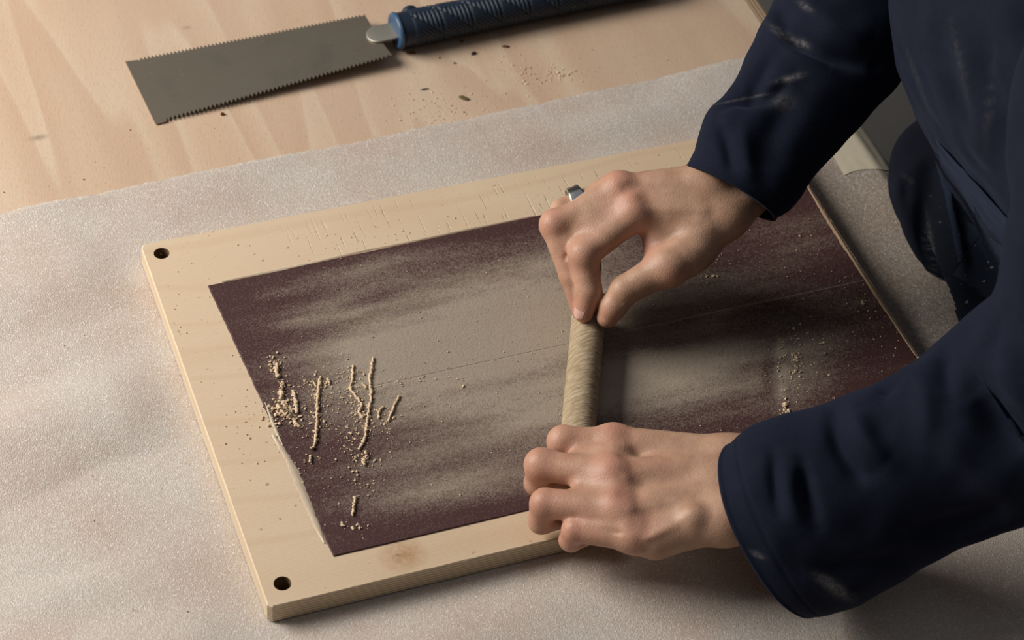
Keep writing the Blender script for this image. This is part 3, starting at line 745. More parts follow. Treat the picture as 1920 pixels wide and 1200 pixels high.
def cap(P, a, b_, ra, rb):
    a = np.asarray(a, np.float32); b_ = np.asarray(b_, np.float32); ab = b_-a; t = np.clip(((P-a)@ab)/(ab@ab+1e-12), 0, 1)
    return np.linalg.norm(P-a-t[:, None]*ab, axis=1) - (ra+(rb-ra)*t)
def ell(P, c_, r, Rm=None):
    q_ = P-np.asarray(c_, np.float32)
    if Rm is not None: q_ = q_@np.asarray(Rm, np.float32)
    r = np.asarray(r, np.float32); k0 = np.linalg.norm(q_/r, axis=1); k1 = np.linalg.norm(q_/(r*r), axis=1)+1e-9
    return k0*(k0-1)/k1
def smin(a, b_, k):
    h_ = np.clip(.5+.5*(b_-a)/k, 0, 1); return b_+(a-b_)*h_ - k*h_*(1-h_)

def vnormals(V_, F_):
    n_ = np.cross(V_[F_[:, 2]]-V_[F_[:, 0]], V_[F_[:, 3]]-V_[F_[:, 1]]); out = np.zeros_like(V_)
    for d in range(3):
        for k in range(4): out[:, d] += np.bincount(F_[:, k], n_[:, d], len(V_))
    return out/(np.linalg.norm(out, axis=1)[:, None]+1e-12)

def hand(palm, fingers, bumps, grooves, reds, lo_hi, h=.00125):
    def fn(P):
        d = None
        for (a, b_, ra, rb) in palm:
            e = cap(P, a, b_, ra, rb); d = e if d is None else smin(d, e, .011)
        fu = None
        for ch in fingers:
            fd = None
            for (p0, r0_), (p1, r1__) in zip(ch[:-1], ch[1:]):
                e = cap(P, p0, p1, r0_, r1__); fd = e if fd is None else smin(fd, e, .0025)
            fu = fd if fu is None else smin(fu, fd, .0016)
        d = smin(d, fu, .007)
        for (c_, r) in bumps: d = smin(d, np.linalg.norm(P-np.asarray(c_, np.float32), axis=1)-r, .008)
        for (a, b_, wd, amp) in grooves:
            g = cap(P, a, b_, 0, 0); d = d + amp*np.exp(-(g/wd)**2)
        return d
    Fd, lo, hh_ = eval_sdf(fn, lo_hi[0], lo_hi[1], h)
    V_, F_ = nets(Fd, lo, hh_); V_ = relax(V_, F_, 2, .5)
    red = np.zeros(len(V_))
    for (c_, r, k) in reds: red = np.maximum(red, k*np.exp(-(np.linalg.norm(V_-np.asarray(c_), axis=1)/r)**2))
    return V_, F_, red

# ---- right hand (far), pinching the rod
D0 = depth(at(1093, 595, .030))
def rp(px, py, mm=0.0): return pt(px, py, D0+mm/1000)
WR = rp(1362, 368, 4)
R_mcp = [rp(1190, 402, -4), rp(1160, 358, 6), rp(1146, 360, 24), rp(1172, 388, 42)]
R_idx = [(R_mcp[0], .0122), (rp(1094, 476, -7), .0118), (rp(1104, 546, -5), .0102), (rp(1094, 586, -1), .0080)]
R_mid = [(R_mcp[1], .0124), (rp(1042, 426, 4), .0114), (rp(1074, 518, 5), .0104), (rp(1090, 582, 8), .0080)]
R_rng = [(R_mcp[2], .0118), (rp(1056, 397, 20), .0106), (rp(1080, 490, 25), .0092), (rp(1096, 560, 20), .0078)]
R_pky = [(R_mcp[3], .0105), (rp(1104, 432, 42), .0090), (rp(1108, 500, 38), .0080), (rp(1110, 545, 32), .0070)]
T_cmc, T_mcp, T_ip, T_tip = rp(1338, 440, -8), rp(1250, 500, -12), rp(1172, 544, -10), rp(1139, 594, -2)
R_thm = [(T_mcp, .0140), (T_ip, .0118), (rp(1150, 574, -6), .0108), (T_tip, .0088)]
W2 = rp(1318, 352, 6); W3 = rp(1360, 408, 2)
def mix(a, b_, t): return a*(1-t)+b_*t
palm = [(rp(1430, 288, 26), rp(1330, 358, 6), .0160, .0165), (rp(1450, 330, 24), rp(1365, 405, 0), .0160, .0165),
        (W2, R_mcp[1], .0160, .0125), (rp(1335, 385, 2), R_mcp[0], .0160, .0125), (W2, R_mcp[2], .0150, .0120), (rp(1320, 370, 20), R_mcp[3], .0150, .0112),
        (rp(1345, 400, 14), rp(1225, 402, 18), .0150, .0125), (W3, rp(1290, 478, -6), .0160, .0145), (rp(1300, 468, -4), T_mcp, .0160, .0145), (rp(1310, 430, 0), rp(1236, 440, 4), .0150, .0105),
        (rp(1300, 420, 0), rp(1222, 400, 2), .0150, .0120), (rp(1236, 440, 4), rp(1232, 478, 0), .0105, .0100), (rp(1115, 412, 2), rp(1078, 452, 3), .0110, .0100),
        (mix(R_mcp[0], R_mcp[1], .5), mix(mix(R_mcp[0], R_mcp[1], .5), mix(R_idx[1][0], R_mid[1][0], .5), .60), .0120, .0080),
        (mix(R_mcp[2], R_mcp[1], .5), mix(mix(R_mcp[2], R_mcp[1], .5), mix(R_rng[1][0], R_mid[1][0], .5), .45), .0110, .0088)]
bumps = [(rp(1160, 349, 4), .0105), (rp(1191, 393, -8), .0102), (rp(1039, 417, 4), .0098), (rp(1095, 476, -11), .0098), (rp(1258, 507, -15), .0110), (rp(1306, 340, 4), .011)]
grooves = [(rp(1175, 352, -10), rp(1200, 345, -6), .005, .0014), (rp(1205, 375, -14), rp(1232, 392, -16), .007, .0018),
           (rp(1180, 436, -16), rp(1198, 426, -18), .0025, .0018), (rp(1122, 499, -20), rp(1145, 497, -14), .0022, .0020), (rp(1098, 425, -4), rp(1062, 482, -6), .0022, .0014),
           (rp(1245, 420, -16), rp(1262, 428, -16), .007, .0014), (rp(1150, 560, -20), rp(1165, 570, -18), .002, .001)]
tendR = [(rp(1190, 345, -4), rp(1310, 350, -6), .0030, -.0009), (rp(1215, 392, -14), rp(1320, 395, -16), .0030, -.0009), (rp(1262, 455, -18), rp(1330, 430, -16), .004, -.0008)]
grooves = grooves + tendR
reds = [(rp(1158, 332, -4), .014, .8), (rp(1175, 372, -12), .018, .7), (rp(1030, 405, -4), .014, .6), (rp(1022, 430, -4), .012, .6), (rp(1258, 520, -22), .013, .6), (T_tip, .015, .8),
        (rp(1095, 480, -18), .024, .45), (rp(1060, 500, -8), .024, .4), (R_idx[3][0], .018, .8), (rp(1212, 470, -8), .014, .8), (R_mcp[2], .014, .6)]
allp = np.array([p for ch in (R_idx, R_mid, R_rng, R_pky, R_thm) for p, r in ch] + [x for s in palm for x in s[:2]])
VR, FR, redR = hand(palm, [R_idx, R_mid, R_rng, R_pky, R_thm], bumps, grooves, reds, (allp.min(0)-.026, allp.max(0)+.026))

# ---- left hand (near), fingers folded over the rod
def ap(px, py, h_): return at(px, py, h_)
LM = [ap(1150, 830, .042), ap(1146, 892, .048), ap(1160, 955, .045), ap(1188, 1006, .038)]
def curl(mcp, pip, r, dl=.022, sidey=0.0):
    dip = pip + np.array([-.001, sidey, -dl]); tip = dip + np.array([.017, sidey, -.001])
    return [(mcp, r*1.12), (pip, r), (dip, r*.90), (tip, r*.8)]
L_idx = curl(LM[0], ap(1056, 828, .038), .0106, .019)
L_mid = curl(LM[1], ap(1015, 872, .038), .0112, .020)
L_rng = curl(LM[2], ap(1022, 944, .036), .0110, .019)
L_pky = curl(LM[3], ap(1078, 993, .031), .0094, .014, .002)
thm = [(ap(1268, 862, .030), .0135), (ap(1195, 850, .024), .0120), (ap(1150, 842, .020), .0105), (ap(1118, 838, .016), .0090)]
LW1, LW2 = ap(1362, 862, .050), ap(1362, 975, .050)
palm = [(ap(1450, 855, .056), LW1, .0180, .0170), (ap(1460, 950, .054), LW2, .0180, .0172), (ap(1455, 905, .056), ap(1350, 915, .050), .020, .0180),
        (LW1, LM[0], .0170, .0125), (ap(1345, 895, .048), LM[1], .0165, .0128), (ap(1345, 940, .048), LM[2], .0165, .0125), (LW2, LM[3], .0175, .0115),
        (ap(1330, 870, .034), ap(1190, 880, .028), .0150, .0120), (ap(1330, 960, .036), ap(1200, 975, .026), .0150, .0110), (ap(1280, 990, .040), ap(1230, 1018, .034), .0135, .012), (ap(1330, 860, .036), ap(1262, 862, .030), .0150, .0125)]
chs = [L_idx, L_mid, L_rng, L_pky]
for i_ in range(3):
    a_ = mix(chs[i_][0][0], chs[i_+1][0][0], .5); b__ = mix(chs[i_][1][0], chs[i_+1][1][0], .5); kx = (.50, .42, .50)[i_]
    palm.append((a_, mix(a_, b__, kx)-np.array([0, 0, .002]), .0122, .0092))
bumps = [(LM[0]+np.array([0,0,.0018]), .0112), (LM[1]+np.array([0,0,.0022]), .0118), (LM[2]+np.array([0,0,.0022]), .0115), (LM[3]+np.array([0,0,.0018]), .0102),
         (ap(1300, 968, .058), .0080), (L_mid[1][0]+np.array([0,0,.0006]), .0102), (L_idx[1][0]+np.array([0,0,.0005]), .0096)]
def sur(px, py, h_=.062): return ap(px, py, h_)
grooves = [(sur(1172, 852), sur(1196, 862), .0060, .0015), (sur(1170, 925), sur(1194, 925), .0060, .0020), (sur(1192, 985, .055), sur(1205, 988, .055), .0050, .0014),
           (sur(1205, 945), sur(1215, 965), .006, .0016), (sur(1090, 986, .045), sur(1180, 1002, .047), .0018, .0014), (sur(1265, 870, .066), sur(1290, 900, .066), .012, .0010)]
tend = [(sur(1175, 895, .061), sur(1300, 900, .066), .0032, -.0008), (sur(1180, 955, .057), sur(1290, 930, .065), .0032, -.0008), (sur(1170, 832, .056), sur(1290, 855, .064), .0034, -.0007),
        (sur(1215, 1010, .05), sur(1305, 962, .060), .0034, -.0014)]
reds = [(LM[0]+np.array([0,0,.012]), .016, .7), (LM[1]+np.array([0,0,.012]), .018, .85), (LM[2]+np.array([0,0,.012]), .016, .8), (LM[3]+np.array([0,0,.010]), .016, .7),
        (L_mid[1][0], .030, .6), (L_rng[1][0], .030, .6), (L_idx[1][0], .028, .5), (L_pky[1][0], .026, .7), (sur(1235, 870), .02, .3)]
allp = np.array([p for ch in (L_idx, L_mid, L_rng, L_pky, thm) for p, r in ch] + [x for s in palm for x in s[:2]])
VL, FL, redL = hand(palm, [L_idx, L_mid, L_rng, L_pky, thm], bumps, grooves+tend, reds, (allp.min(0)-.026, allp.max(0)+.026))

# ---- rest of the body (inside the clothes) with a head leaning over the work
EL, ER = W(.575, -.085, .135), W(.635, .372, .185)
SHL, SHR = W(.655, -.045, .425), W(.650, .305, .43)
NK, HD = W(.60, .13, .47), W(.515, .13, .585)
WL = ap(1450, 905, .060); WRr = rp(1440, 305, 26)
hipc = W(.80, .13, -.02)
Fw = np.array([-.80, 0, -.60]); Up = np.array([-.60, 0, .80]); Sd = np.array([0, 1.0, 0])     # face frame: looks down at the work
def hp(f, s, u): return HD + Fw*f + Sd*s + Up*u
hipL, hipR = W(.80, .04, -.08), W(.80, .22, -.08); knL, knR = W(.765, .01, -.42), W(.80, .25, -.42); anL, anR = W(.83, .0, -.78), W(.86, .26, -.78)
def bodyfn(P):
    d = None
    for sy in (.075, .13, .185):
        e = cap(P, W(.785, sy, -.02), W(.700, sy, .2), .066, .078); d = e if d is None else smin(d, e, .05)
        d = smin(d, cap(P, W(.712, sy, .2), W(.66, sy, .36), .088, .078), .04)
    for s_, e_, w_ in ((SHL, EL, WL), (SHR, ER, WRr)):
        d = smin(d, cap(P, W(.655, .13, .38), s_, .08, .052), .05)
        d = smin(d, cap(P, s_, e_, .046, .036), .02); d = smin(d, cap(P, e_, w_, .036, .024), .015)
    d = smin(d, cap(P, W(.64, .13, .40), NK, .06, .052), .04); d = smin(d, cap(P, NK, hp(-.03, 0, -.04), .052, .05), .02)
    for a, k, n__ in ((hipL, knL, anL), (hipR, knR, anR)):
        d = smin(d, cap(P, a+np.array([-.03, 0, 0]), k, .055, .046), .02); d = smin(d, cap(P, k, n__, .052, .034), .02)
        d = smin(d, cap(P, n__+np.array([.02, 0, -.03]), n__+np.array([-.14, 0, -.045]), .03, .028), .02)
    return d
def headfn(P):
    Rm = np.stack([Fw, Sd, Up], 1)
    d = ell(P, hp(-.015, 0, .03), (.096, .078, .095), Rm); d = smin(d, ell(P, hp(.030, 0, -.035), (.058, .056, .075), Rm), .03)
    d = smin(d, cap(P, hp(.075, 0, -.090), hp(.060, 0, -.080), .018, .02), .03)
    d = smin(d, cap(P, hp(.082, 0, .018), hp(.104, 0, -.022), .007, .0115), .010)
    d = smin(d, cap(P, hp(.080, -.03, .030), hp(.080, .03, .030), .009, .009), .015)
    for s_ in (-1, 1):
        d = -smin(-d, np.linalg.norm(P-hp(.092, .031*s_, .010).astype(np.float32), axis=1)-.016, .010)
        d = smin(d, ell(P, hp(-.006, .078*s_, .0), (.018, .008, .030), Rm), .006)
        d = smin(d, cap(P, hp(.099, .009*s_, -.026), hp(.099, .010*s_, -.026), .006, .006), .006)
    d = smin(d, cap(P, hp(.084, -.018, -.053), hp(.084, .018, -.053), .0062, .0062), .005)
    d = smin(d, cap(P, hp(.082, -.014, -.064), hp(.082, .014, -.064), .0068, .0068), .004)
    d = smin(d, cap(P, hp(-.03, 0, -.04), NK, .050, .052), .02)
    return d
lo_ = np.array([.30, -.20, -.84+ZB]); hi_ = np.array([.98, .46, .50+ZB])
Fd, lo, hh_ = eval_sdf(bodyfn, lo_, hi_, .009); VB, FB = nets(Fd, lo, hh_); VB = relax(VB, FB, 1)
Fd, lo, hh_ = eval_sdf(headfn, HD-.15, HD+.15, .004); VH, FH = nets(Fd, lo, hh_); VH = relax(VH, FH, 1)
Vall = np.vstack([VR, VL, VB, VH]); o1_ = len(VR); o2_ = o1_+len(VL); o3_ = o2_+len(VB)
Fall = np.vstack([FR, FL+o1_, FB+o2_, FH+o3_])
redH = .8*np.exp(-(np.linalg.norm(VH-hp(.09, 0, -.058), axis=1)/.02)**2)
person = tag(empty('person', W(.80, .13, -ZB)), 'person in navy work jacket leaning over the bench, both hands on the rod', 'person')
build('body', Vall, Fall, m_skin, person, True, {'red': np.concatenate([redR, redL, np.zeros(len(VB)), redH])})
# nails
def nail(c_, t_, n_, ln, wd):
    t_ = t_/np.linalg.norm(t_); n_ = n_-t_*(n_@t_); n_ /= np.linalg.norm(n_); s_ = np.cross(t_, n_); V_ = []
    for i in range(9):
        for j in range(9):
            u_ = (i/8-.5)*2; v_ = (j/8-.5)*2; k = math.sqrt(max(0, 1-.55*u_*u_))
            V_.append(c_ + t_*u_*ln + s_*v_*wd*k + n_*(-.28*wd*v_*v_ - .0006*u_*u_))
    n0_ = len(V_); V2 = V_ + [v-n_*.0008 for v in V_]; F_ = grid_faces(9, 9)
    return build('fingernail', V2, F_+[tuple(reversed([i+n0_ for i in f])) for f in F_], m_nail, person)
tv_ = R_idx[3][0]-R_idx[2][0]; nail(R_idx[3][0] - VIEW*.0068 + ROT.T@np.array([-.0040, -.0015, 0]) - VIEW*.0006, tv_, -VIEW+ROT.T@np.array([-.6, 0, 0]), .0066, .0048)
tv_ = T_tip-R_thm[2][0]; nail(T_tip - VIEW*.0086 + ROT.T@np.array([.0012, 0, 0]) + tv_*.0, tv_, -VIEW+ROT.T@np.array([.25, 0, 0]), .0056, .0050)
# eyes, hair
for s_ in (-1, 1):
    u = bmesh.new(); bmesh.ops.create_uvsphere(u, u_segments=16, v_segments=10, radius=.0115)
    V_ = [np.array(v.co[:])+hp(.0715, .031*s_, .010) for v in u.verts]; F_ = [tuple(v.index for v in f.verts) for f in u.faces]; u.free(); build('eye', V_, F_, m_eye, person)
def hairfn(P):
    Rm = np.stack([Fw, Sd, Up], 1); d = ell(P, hp(-.018, 0, .036), (.106, .087, .103), Rm)
    q_ = P-HD; f_ = q_@Fw; u_ = q_@Up; cut = np.maximum(f_-.058-(u_-.05)*.3, -(u_+.045)+f_*.6)
    return np.maximum(d, np.where(f_ > .02, np.maximum(cut, .045-u_), cut)) + (noise(P, 120.)-.5)*.004
Fd, lo, hh_ = eval_sdf(hairfn, HD-.16, HD+.16, .004); Vx, Fx = nets(Fd, lo, hh_); build('hair', Vx, Fx, m_hair, person)

# ------------------------------------------------------------------ clothes
FW = 1.0; FA = 1.0
def fold_disp(Vw, Nw, folds):
    x, y_, _ = proj(Vw); face = np.clip(-(Nw@VIEW)*1.6, 0, 1); d = np.zeros(len(Vw))
    for pts, wd, amp in folds:
        pts = np.asarray(catmull(np.array([[p[0], p[1], 0] for p in pts]), 24))[:, :2] if len(pts) > 2 else np.asarray(pts, float)
        wd = wd*FW
        best = np.full(len(Vw), 1e9); tb = np.zeros(len(Vw)); ns = len(pts)-1
        for k in range(ns):
            a, b_ = pts[k], pts[k+1]; ab = b_-a; t = np.clip(((x-a[0])*ab[0]+(y_-a[1])*ab[1])/(ab@ab+1e-9), 0, 1)
            dd_ = np.hypot(x-a[0]-t*ab[0], y_-a[1]-t*ab[1]); m_ = dd_ < best; best = np.where(m_, dd_, best); tb = np.where(m_, (k+t)/ns, tb)
        taper = np.sin(np.clip(tb, 0.04, .96)*math.pi)**.6
        d += amp*taper*np.exp(-(best/wd)**2)
    return d*face*FA
def sleeve(rings, name, folds, dust, ncirc=150, nlen=190, seedz=0., lean=0.0, cuffw=2.0):
    # rings: (top px, bottom px, depth along the view, thickness ratio)
    T_ = catmull([pt(a[0], a[1], d) for a, b_, d, r in rings], nlen); B_ = catmull([pt(b_[0], b_[1], d) for a, b_, d, r in rings], nlen)
    Rr = catmull([[r, 0, 0] for a, b_, d, r in rings], nlen)[:, 0]
    Cc = (T_+B_)/2; tang_ = np.gradient(Cc, axis=0); tang_ /= np.linalg.norm(tang_, axis=1)[:, None]
    Vv_ = np.zeros((nlen, ncirc, 3)); An = np.linspace(0, 2*math.pi, ncirc, endpoint=False)
    for i in range(nlen):
        a = (T_[i]-B_[i])/2; mn = np.cross(a, tang_[i]); mn /= np.linalg.norm(mn)
        if mn@VIEW > 0: mn = -mn
        ln_ = lean*math.exp(-i/nlen*7); mv = (mn*math.cos(ln_) - tang_[i]*math.sin(ln_))*np.linalg.norm(a)*Rr[i]
        Vv_[i] = Cc[i] + np.cos(An)[:, None]*a + np.sin(An)[:, None]*mv
    Vv_ = Vv_.reshape(-1, 3); Fq = np.array(grid_faces(nlen, ncirc, True))
    Nn = vnormals(Vv_, Fq); cen = np.repeat(Cc, ncirc, 0)
    if np.mean(np.sum(Nn*(Vv_-cen), 1)) < 0: Nn = -Nn; Fq = Fq[:, ::-1]
    li = np.repeat(np.arange(nlen)/nlen, ncirc)
    dsp = fold_disp(Vv_, Nn, folds) + (noise(Vv_+seedz, 22.)-.5)*.007 + (noise(Vv_*np.array([1, 1, .6])+seedz, 55.)-.5)*.0028
    dsp *= (.25+.75*smooth(0, .10, li))
    hemr = .0010*np.exp(-((li-.006)/.006)**2) - .0008*np.exp(-((li-.075)/.004)**2)
    Vo = Vv_ + Nn*(dsp+hemr)[:, None]
    ninr = int(nlen*.3); Vi = (Vo - Nn*.0022)[:ninr*ncirc]; off = len(Vo); Fi = np.array(grid_faces(ninr, ncirc, True))[:, :]
    if True: Fi = Fi + off; Fi = Fi[:, ::-1] if (Fq[0][0] < Fq[0][2]) else Fi
    rim = [(j, off+j, off+(j+1) % ncirc, (j+1) % ncirc) for j in range(ncirc)]
    Va = np.vstack([Vo, Vi]); x, y_, _ = proj(Va); du = np.zeros(len(Va))
    for cx, cy, wx, wy, an, k in dust:
        ca, sa__ = math.cos(an), math.sin(an); u_ = (x-cx)*ca+(y_-cy)*sa__; v_ = -(x-cx)*sa__+(y_-cy)*ca; du = np.maximum(du, k*np.exp(-(u_/wx)**2-(v_/wy)**2))
    du[off:] = 0
    return build(name, Va, Fq.tolist()+Fi.tolist()+rim, m_jacket, person, True, {'dust': du, 'speck': np.zeros(len(Va))})
FW = 1.2; FA = 1.35
dWL = depth(ap(1400, 900, .052)); dEL = depth(EL); dSL = depth(SHL)
sleeve([((1360, 838), (1530, 1150), dWL-.020, .70), ((1400, 806), (1560, 1146), dWL-.022, .68), ((1470, 778), (1640, 1122), dWL-.024, .65), ((1560, 755), (1730, 1070), dWL-.027, .63), ((1650, 720), (1810, 1022), dWL-.031, .63),
        ((1735, 655), (1935, 985), dEL-.005, .66), ((1806, 600), (2080, 940), dEL-.015, .7), ((1872, 530), (2190, 820), dEL-.05, .72), ((1888, 370), (2300, 660), dEL-.10, .72), ((1898, 150), (2420, 480), dSL+.01, .7), ((2000, -40), (2560, 200), dSL, .7)],
       'left_sleeve', [([(1560,760),(1572,830),(1605,885),(1628,890)], 15, -.0050), ([(1600,770),(1625,830),(1665,870)], 20, .006), ([(1505,870),(1512,930),(1530,985)], 12, -.0055), ([(1480,860),(1482,930),(1500,990)], 18, .003), ([(1450,850),(1452,900),(1460,960)], 9, -.003),
                       ([(1690,700),(1660,730),(1655,745)], 12, -.005), ([(1720,690),(1740,760),(1735,840)], 20, .0045), ([(1765,650),(1770,700),(1780,740)], 14, -.006), ([(1830,740),(1870,800),(1930,850)], 22, -.008), ([(1760,800),(1820,880),(1900,930)], 26, .004),
                       ([(1700,1000),(1780,985),(1900,960)], 20, -.006), ([(1500,1065),(1600,1060),(1720,1040)], 14, -.003), ([(1520,1090),(1570,1105),(1620,1100)], 12, .002), ([(1850,640),(1900,720),(1960,790)], 20, .006), ([(1890,560),(1860,640),(1880,700)], 14, -.005)],
       [(1562,1100,30,9,.6,.9),(1420,1040,12,4,.4,.5)], seedz=1.3, lean=.45)
FW = 1.15; FA = 1.1
dWR = depth(WR); dER = depth(ER); dSR = depth(SHR)
sleeve([((1285, 314), (1452, 412), dWR+.002, .72), ((1308, 262), (1482, 385), dWR+.008, .68), ((1332, 212), (1530, 322), dWR+.016, .64), ((1362, 180), (1584, 272), dWR+.024, .62), ((1398, 108), (1640, 205), dWR+.036, .62), ((1432, 42), (1695, 140), dWR+.048, .64),
        ((1458, -40), (1730, 60), dWR+.060, .66), ((1478, -160), (1790, -60), dER, .7), ((1520, -300), (1860, -160), dER-.05, .7), ((1620, -440), (1960, -300), dSR, .7)],
       'right_sleeve', [([(1455,10),(1480,60),(1540,100),(1640,125)], 15, -.010), ([(1440,60),(1490,95),(1560,125)], 12, .004), ([(1500,-20),(1560,50),(1640,80)], 22, .006), ([(1455,95),(1420,150),(1405,200)], 14, -.004), ([(1440,110),(1420,160),(1395,190),(1380,240)], 13, -.002), ([(1330,215),(1380,190),(1440,185),(1490,140)], 10, -.0045),
                        ([(1350,235),(1365,280),(1375,330)], 10, -.0035), ([(1400,160),(1470,150),(1500,145)], 10, .003), ([(1500,170),(1450,240),(1430,330)], 24, -.005), ([(1390,230),(1400,290),(1410,350)], 14, .003)],
       [(1475,70,30,6,.62,.65),(1505,82,12,6,.5,.6),(1480,147,22,5,-.25,.6),(1468,190,20,14,0,.20),(1510,12,14,5,.7,.4),(1395,185,50,2,-.2,.25)], seedz=4.1, lean=.15)

# jacket body and trousers: rings in the place itself
def lathe_rings(rings, name, m_, folds, dust, speck, nl=200, nc=220, seedz=0., amp=.006, sup=2.3, thick=None, clip=None):
    K = catmull([list(r[:3]) for r in rings], nl); K2 = catmull([[r[3], r[4], r[5] if len(r) > 5 else 0] for r in rings], nl)
    An = np.linspace(0, 2*math.pi, nc, endpoint=False); V_ = np.zeros((nl, nc, 3))
    ca, sa__ = np.cos(An), np.sin(An); cx = np.sign(ca)*abs(ca)**(2/sup); sy = np.sign(sa__)*abs(sa__)**(2/sup)
    for i in range(nl):
        V_[i, :, 0] = K[i, 0] + K2[i, 0]*cx; V_[i, :, 1] = K[i, 1] + K2[i, 1]*sy; V_[i, :, 2] = ZB + K[i, 2] + K2[i, 2]*cx
    V_ = V_.reshape(-1, 3); Fq = np.array(grid_faces(nl, nc, True)); Nn = vnormals(V_, Fq); cen = np.repeat(V_.reshape(nl, nc, 3).mean(1), nc, 0)
    if np.mean(np.sum(Nn*(V_-cen), 1)) < 0: Nn = -Nn; Fq = Fq[:, ::-1]
    d = fold_disp(V_, Nn, folds) + (noise(V_*np.array([1, 1, .5])+seedz, 14.)-.5)*amp*2 + (noise(V_+seedz, 40.)-.5)*amp*.6
    V_ = V_ + Nn*d[:, None]
    if name == 'trousers':
        hz = V_[:, 2]-ZB; xm = .668 - .075*smooth(-.017, -.009, hz); V_[:, 0] = np.maximum(V_[:, 0], xm)
    x, y_, _ = proj(V_); du = np.zeros(len(V_)); spk_ = np.zeros(len(V_))
    for cx_, cy, wx, wy, an, k in dust:
        c_, s_ = math.cos(an), math.sin(an); u_ = (x-cx_)*c_+(y_-cy)*s_; v_ = -(x-cx_)*s_+(y_-cy)*c_; du = np.maximum(du, k*np.exp(-(u_/wx)**2-(v_/wy)**2))
    for cx_, cy, wx, wy, k in speck: spk_ = np.maximum(spk_, k*np.exp(-((x-cx_)/wx)**2-((y_-cy)/wy)**2))
    F_ = Fq.tolist()+[tuple(range(nc)), tuple(reversed(range((nl-1)*nc, nl*nc)))]
    return build(name, V_, F_, m_, person, True, {'dust': du, 'speck': spk_})
lathe_rings([(0.784,.135,-.012,.108,.182,.0), (0.776,.135,.012,.112,.184,0), (0.754,.135,.06,.116,.182,.004), (0.726,.132,.12,.120,.180,.01), (0.689,.13,.20,.124,.178,.02), (0.656,.13,.30,.120,.188,.03), (.650,.13,.38,.110,.192,.03), (.63,.13,.435,.085,.165,.03), (.61,.13,.47,.062,.075,.02)],
            'jacket', m_jacket, [([(1690,60),(1720,140),(1760,230),(1800,300)], 10, .003), ([(1740,20),(1770,120),(1800,200),(1840,290)], 14, -.007), ([(1790,0),(1800,90),(1830,180),(1870,260)], 16, .006), ([(1850,60),(1850,140),(1880,220)], 16, -.008), ([(1700,20),(1740,60),(1790,80)], 12, -.004), ([(1760,190),(1790,260),(1860,330)], 10, -.005)],
            [(1720,150,4,70,-.35,.10),(1800,120,4,70,-.2,.12),(1855,200,4,60,.1,.12)], [], seedz=7., amp=.009)
lathe_rings([(.800,.145,.035,.100,.176), (.785,.150,.005,.118,.186), (.752,.163,-.008,.137,.205), (.756,.163,-.07,.139,.206), (.765,.157,-.13,.136,.200), (.79,.14,-.20,.125,.182)],
            'trousers', m_denim, [([(1740,300),(1700,330),(1680,390)], 16, .004), ([(1750,330),(1735,420),(1760,520),(1780,590)], 22, -.012), ([(1765,300),(1790,420),(1810,520)], 12, .006), ([(1700,330),(1695,380)], 10, -.004)],
            [(1748,470,3,55,-.15,.3),(1762,560,3,40,-.4,.45),(1703,335,14,3,.6,.12)], [(1850,520,60,80,.9),(1770,450,40,120,.25)], seedz=2., amp=.005)
for (a, k, n__) in ((hipL, knL, anL), (hipR, knR, anR)):
    P_ = catmull([a+np.array([0,0,-.06]), (a+k)/2+np.array([-.01,0,0]), k, (k+n__)/2, n__+np.array([0,0,.02])], 60)
    V_, F_ = tube(P_, np.interp(np.linspace(0, 1, 60), [0, .5, 1], [.100, .078, .070]), 60); V_ = np.array(V_); V_ += (noise(V_, 18.)[:, None]-.5)*.012*np.array([1, 1, 0])
    build('trouser_leg', V_, F_, m_denim, person, True, {'dust': np.zeros(len(V_)), 'speck': np.zeros(len(V_))})
    def shoefn(P, n__=n__):
        c_ = n__+np.array([-.06, 0, -.045]); d = ell(P, c_+np.array([-.03, 0, 0]), (.125, .050, .042)); d = smin(d, cap(P, n__+np.array([.0, 0, .0]), n__+np.array([.0, 0, -.05]), .047, .045), .03)
        return np.maximum(d, (ZB-ZB+.002)-P[:, 2])
    Fd, lo, hh_ = eval_sdf(shoefn, np.array([n__[0]-.25, n__[1]-.08, -.01]), np.array([n__[0]+.09, n__[1]+.08, n__[2]+.03]), .007); Vx, Fx = nets(Fd, lo, hh_); build('shoe', Vx, Fx, m_shoe, person)
# shoulder yoke closing the jacket over the sleeve heads
def yokefn(P):
    d = cap(P, W(.655, .07, .395), W(.655, .19, .395), .098, .098)
    for s_, e_ in ((SHL, EL), (SHR, ER)):
        d = smin(d, cap(P, s_+np.array([.0, 0, -.012]), s_*.72+e_*.28, .082, .076), .05)
    return np.maximum(d, -(np.linalg.norm(P-W(.615, .13, .50).astype(np.float32), axis=1)-.070))
Fd, lo, hh_ = eval_sdf(yokefn, W(.50, -.20, .18), W(.80, .46, .54), .006); Vx, Fx = nets(Fd, lo, hh_); Vx = relax(Vx, Fx, 2)
build('shoulder_yoke', Vx, Fx, m_jacket, person, True, {'dust': np.zeros(len(Vx)), 'speck': np.zeros(len(Vx))})
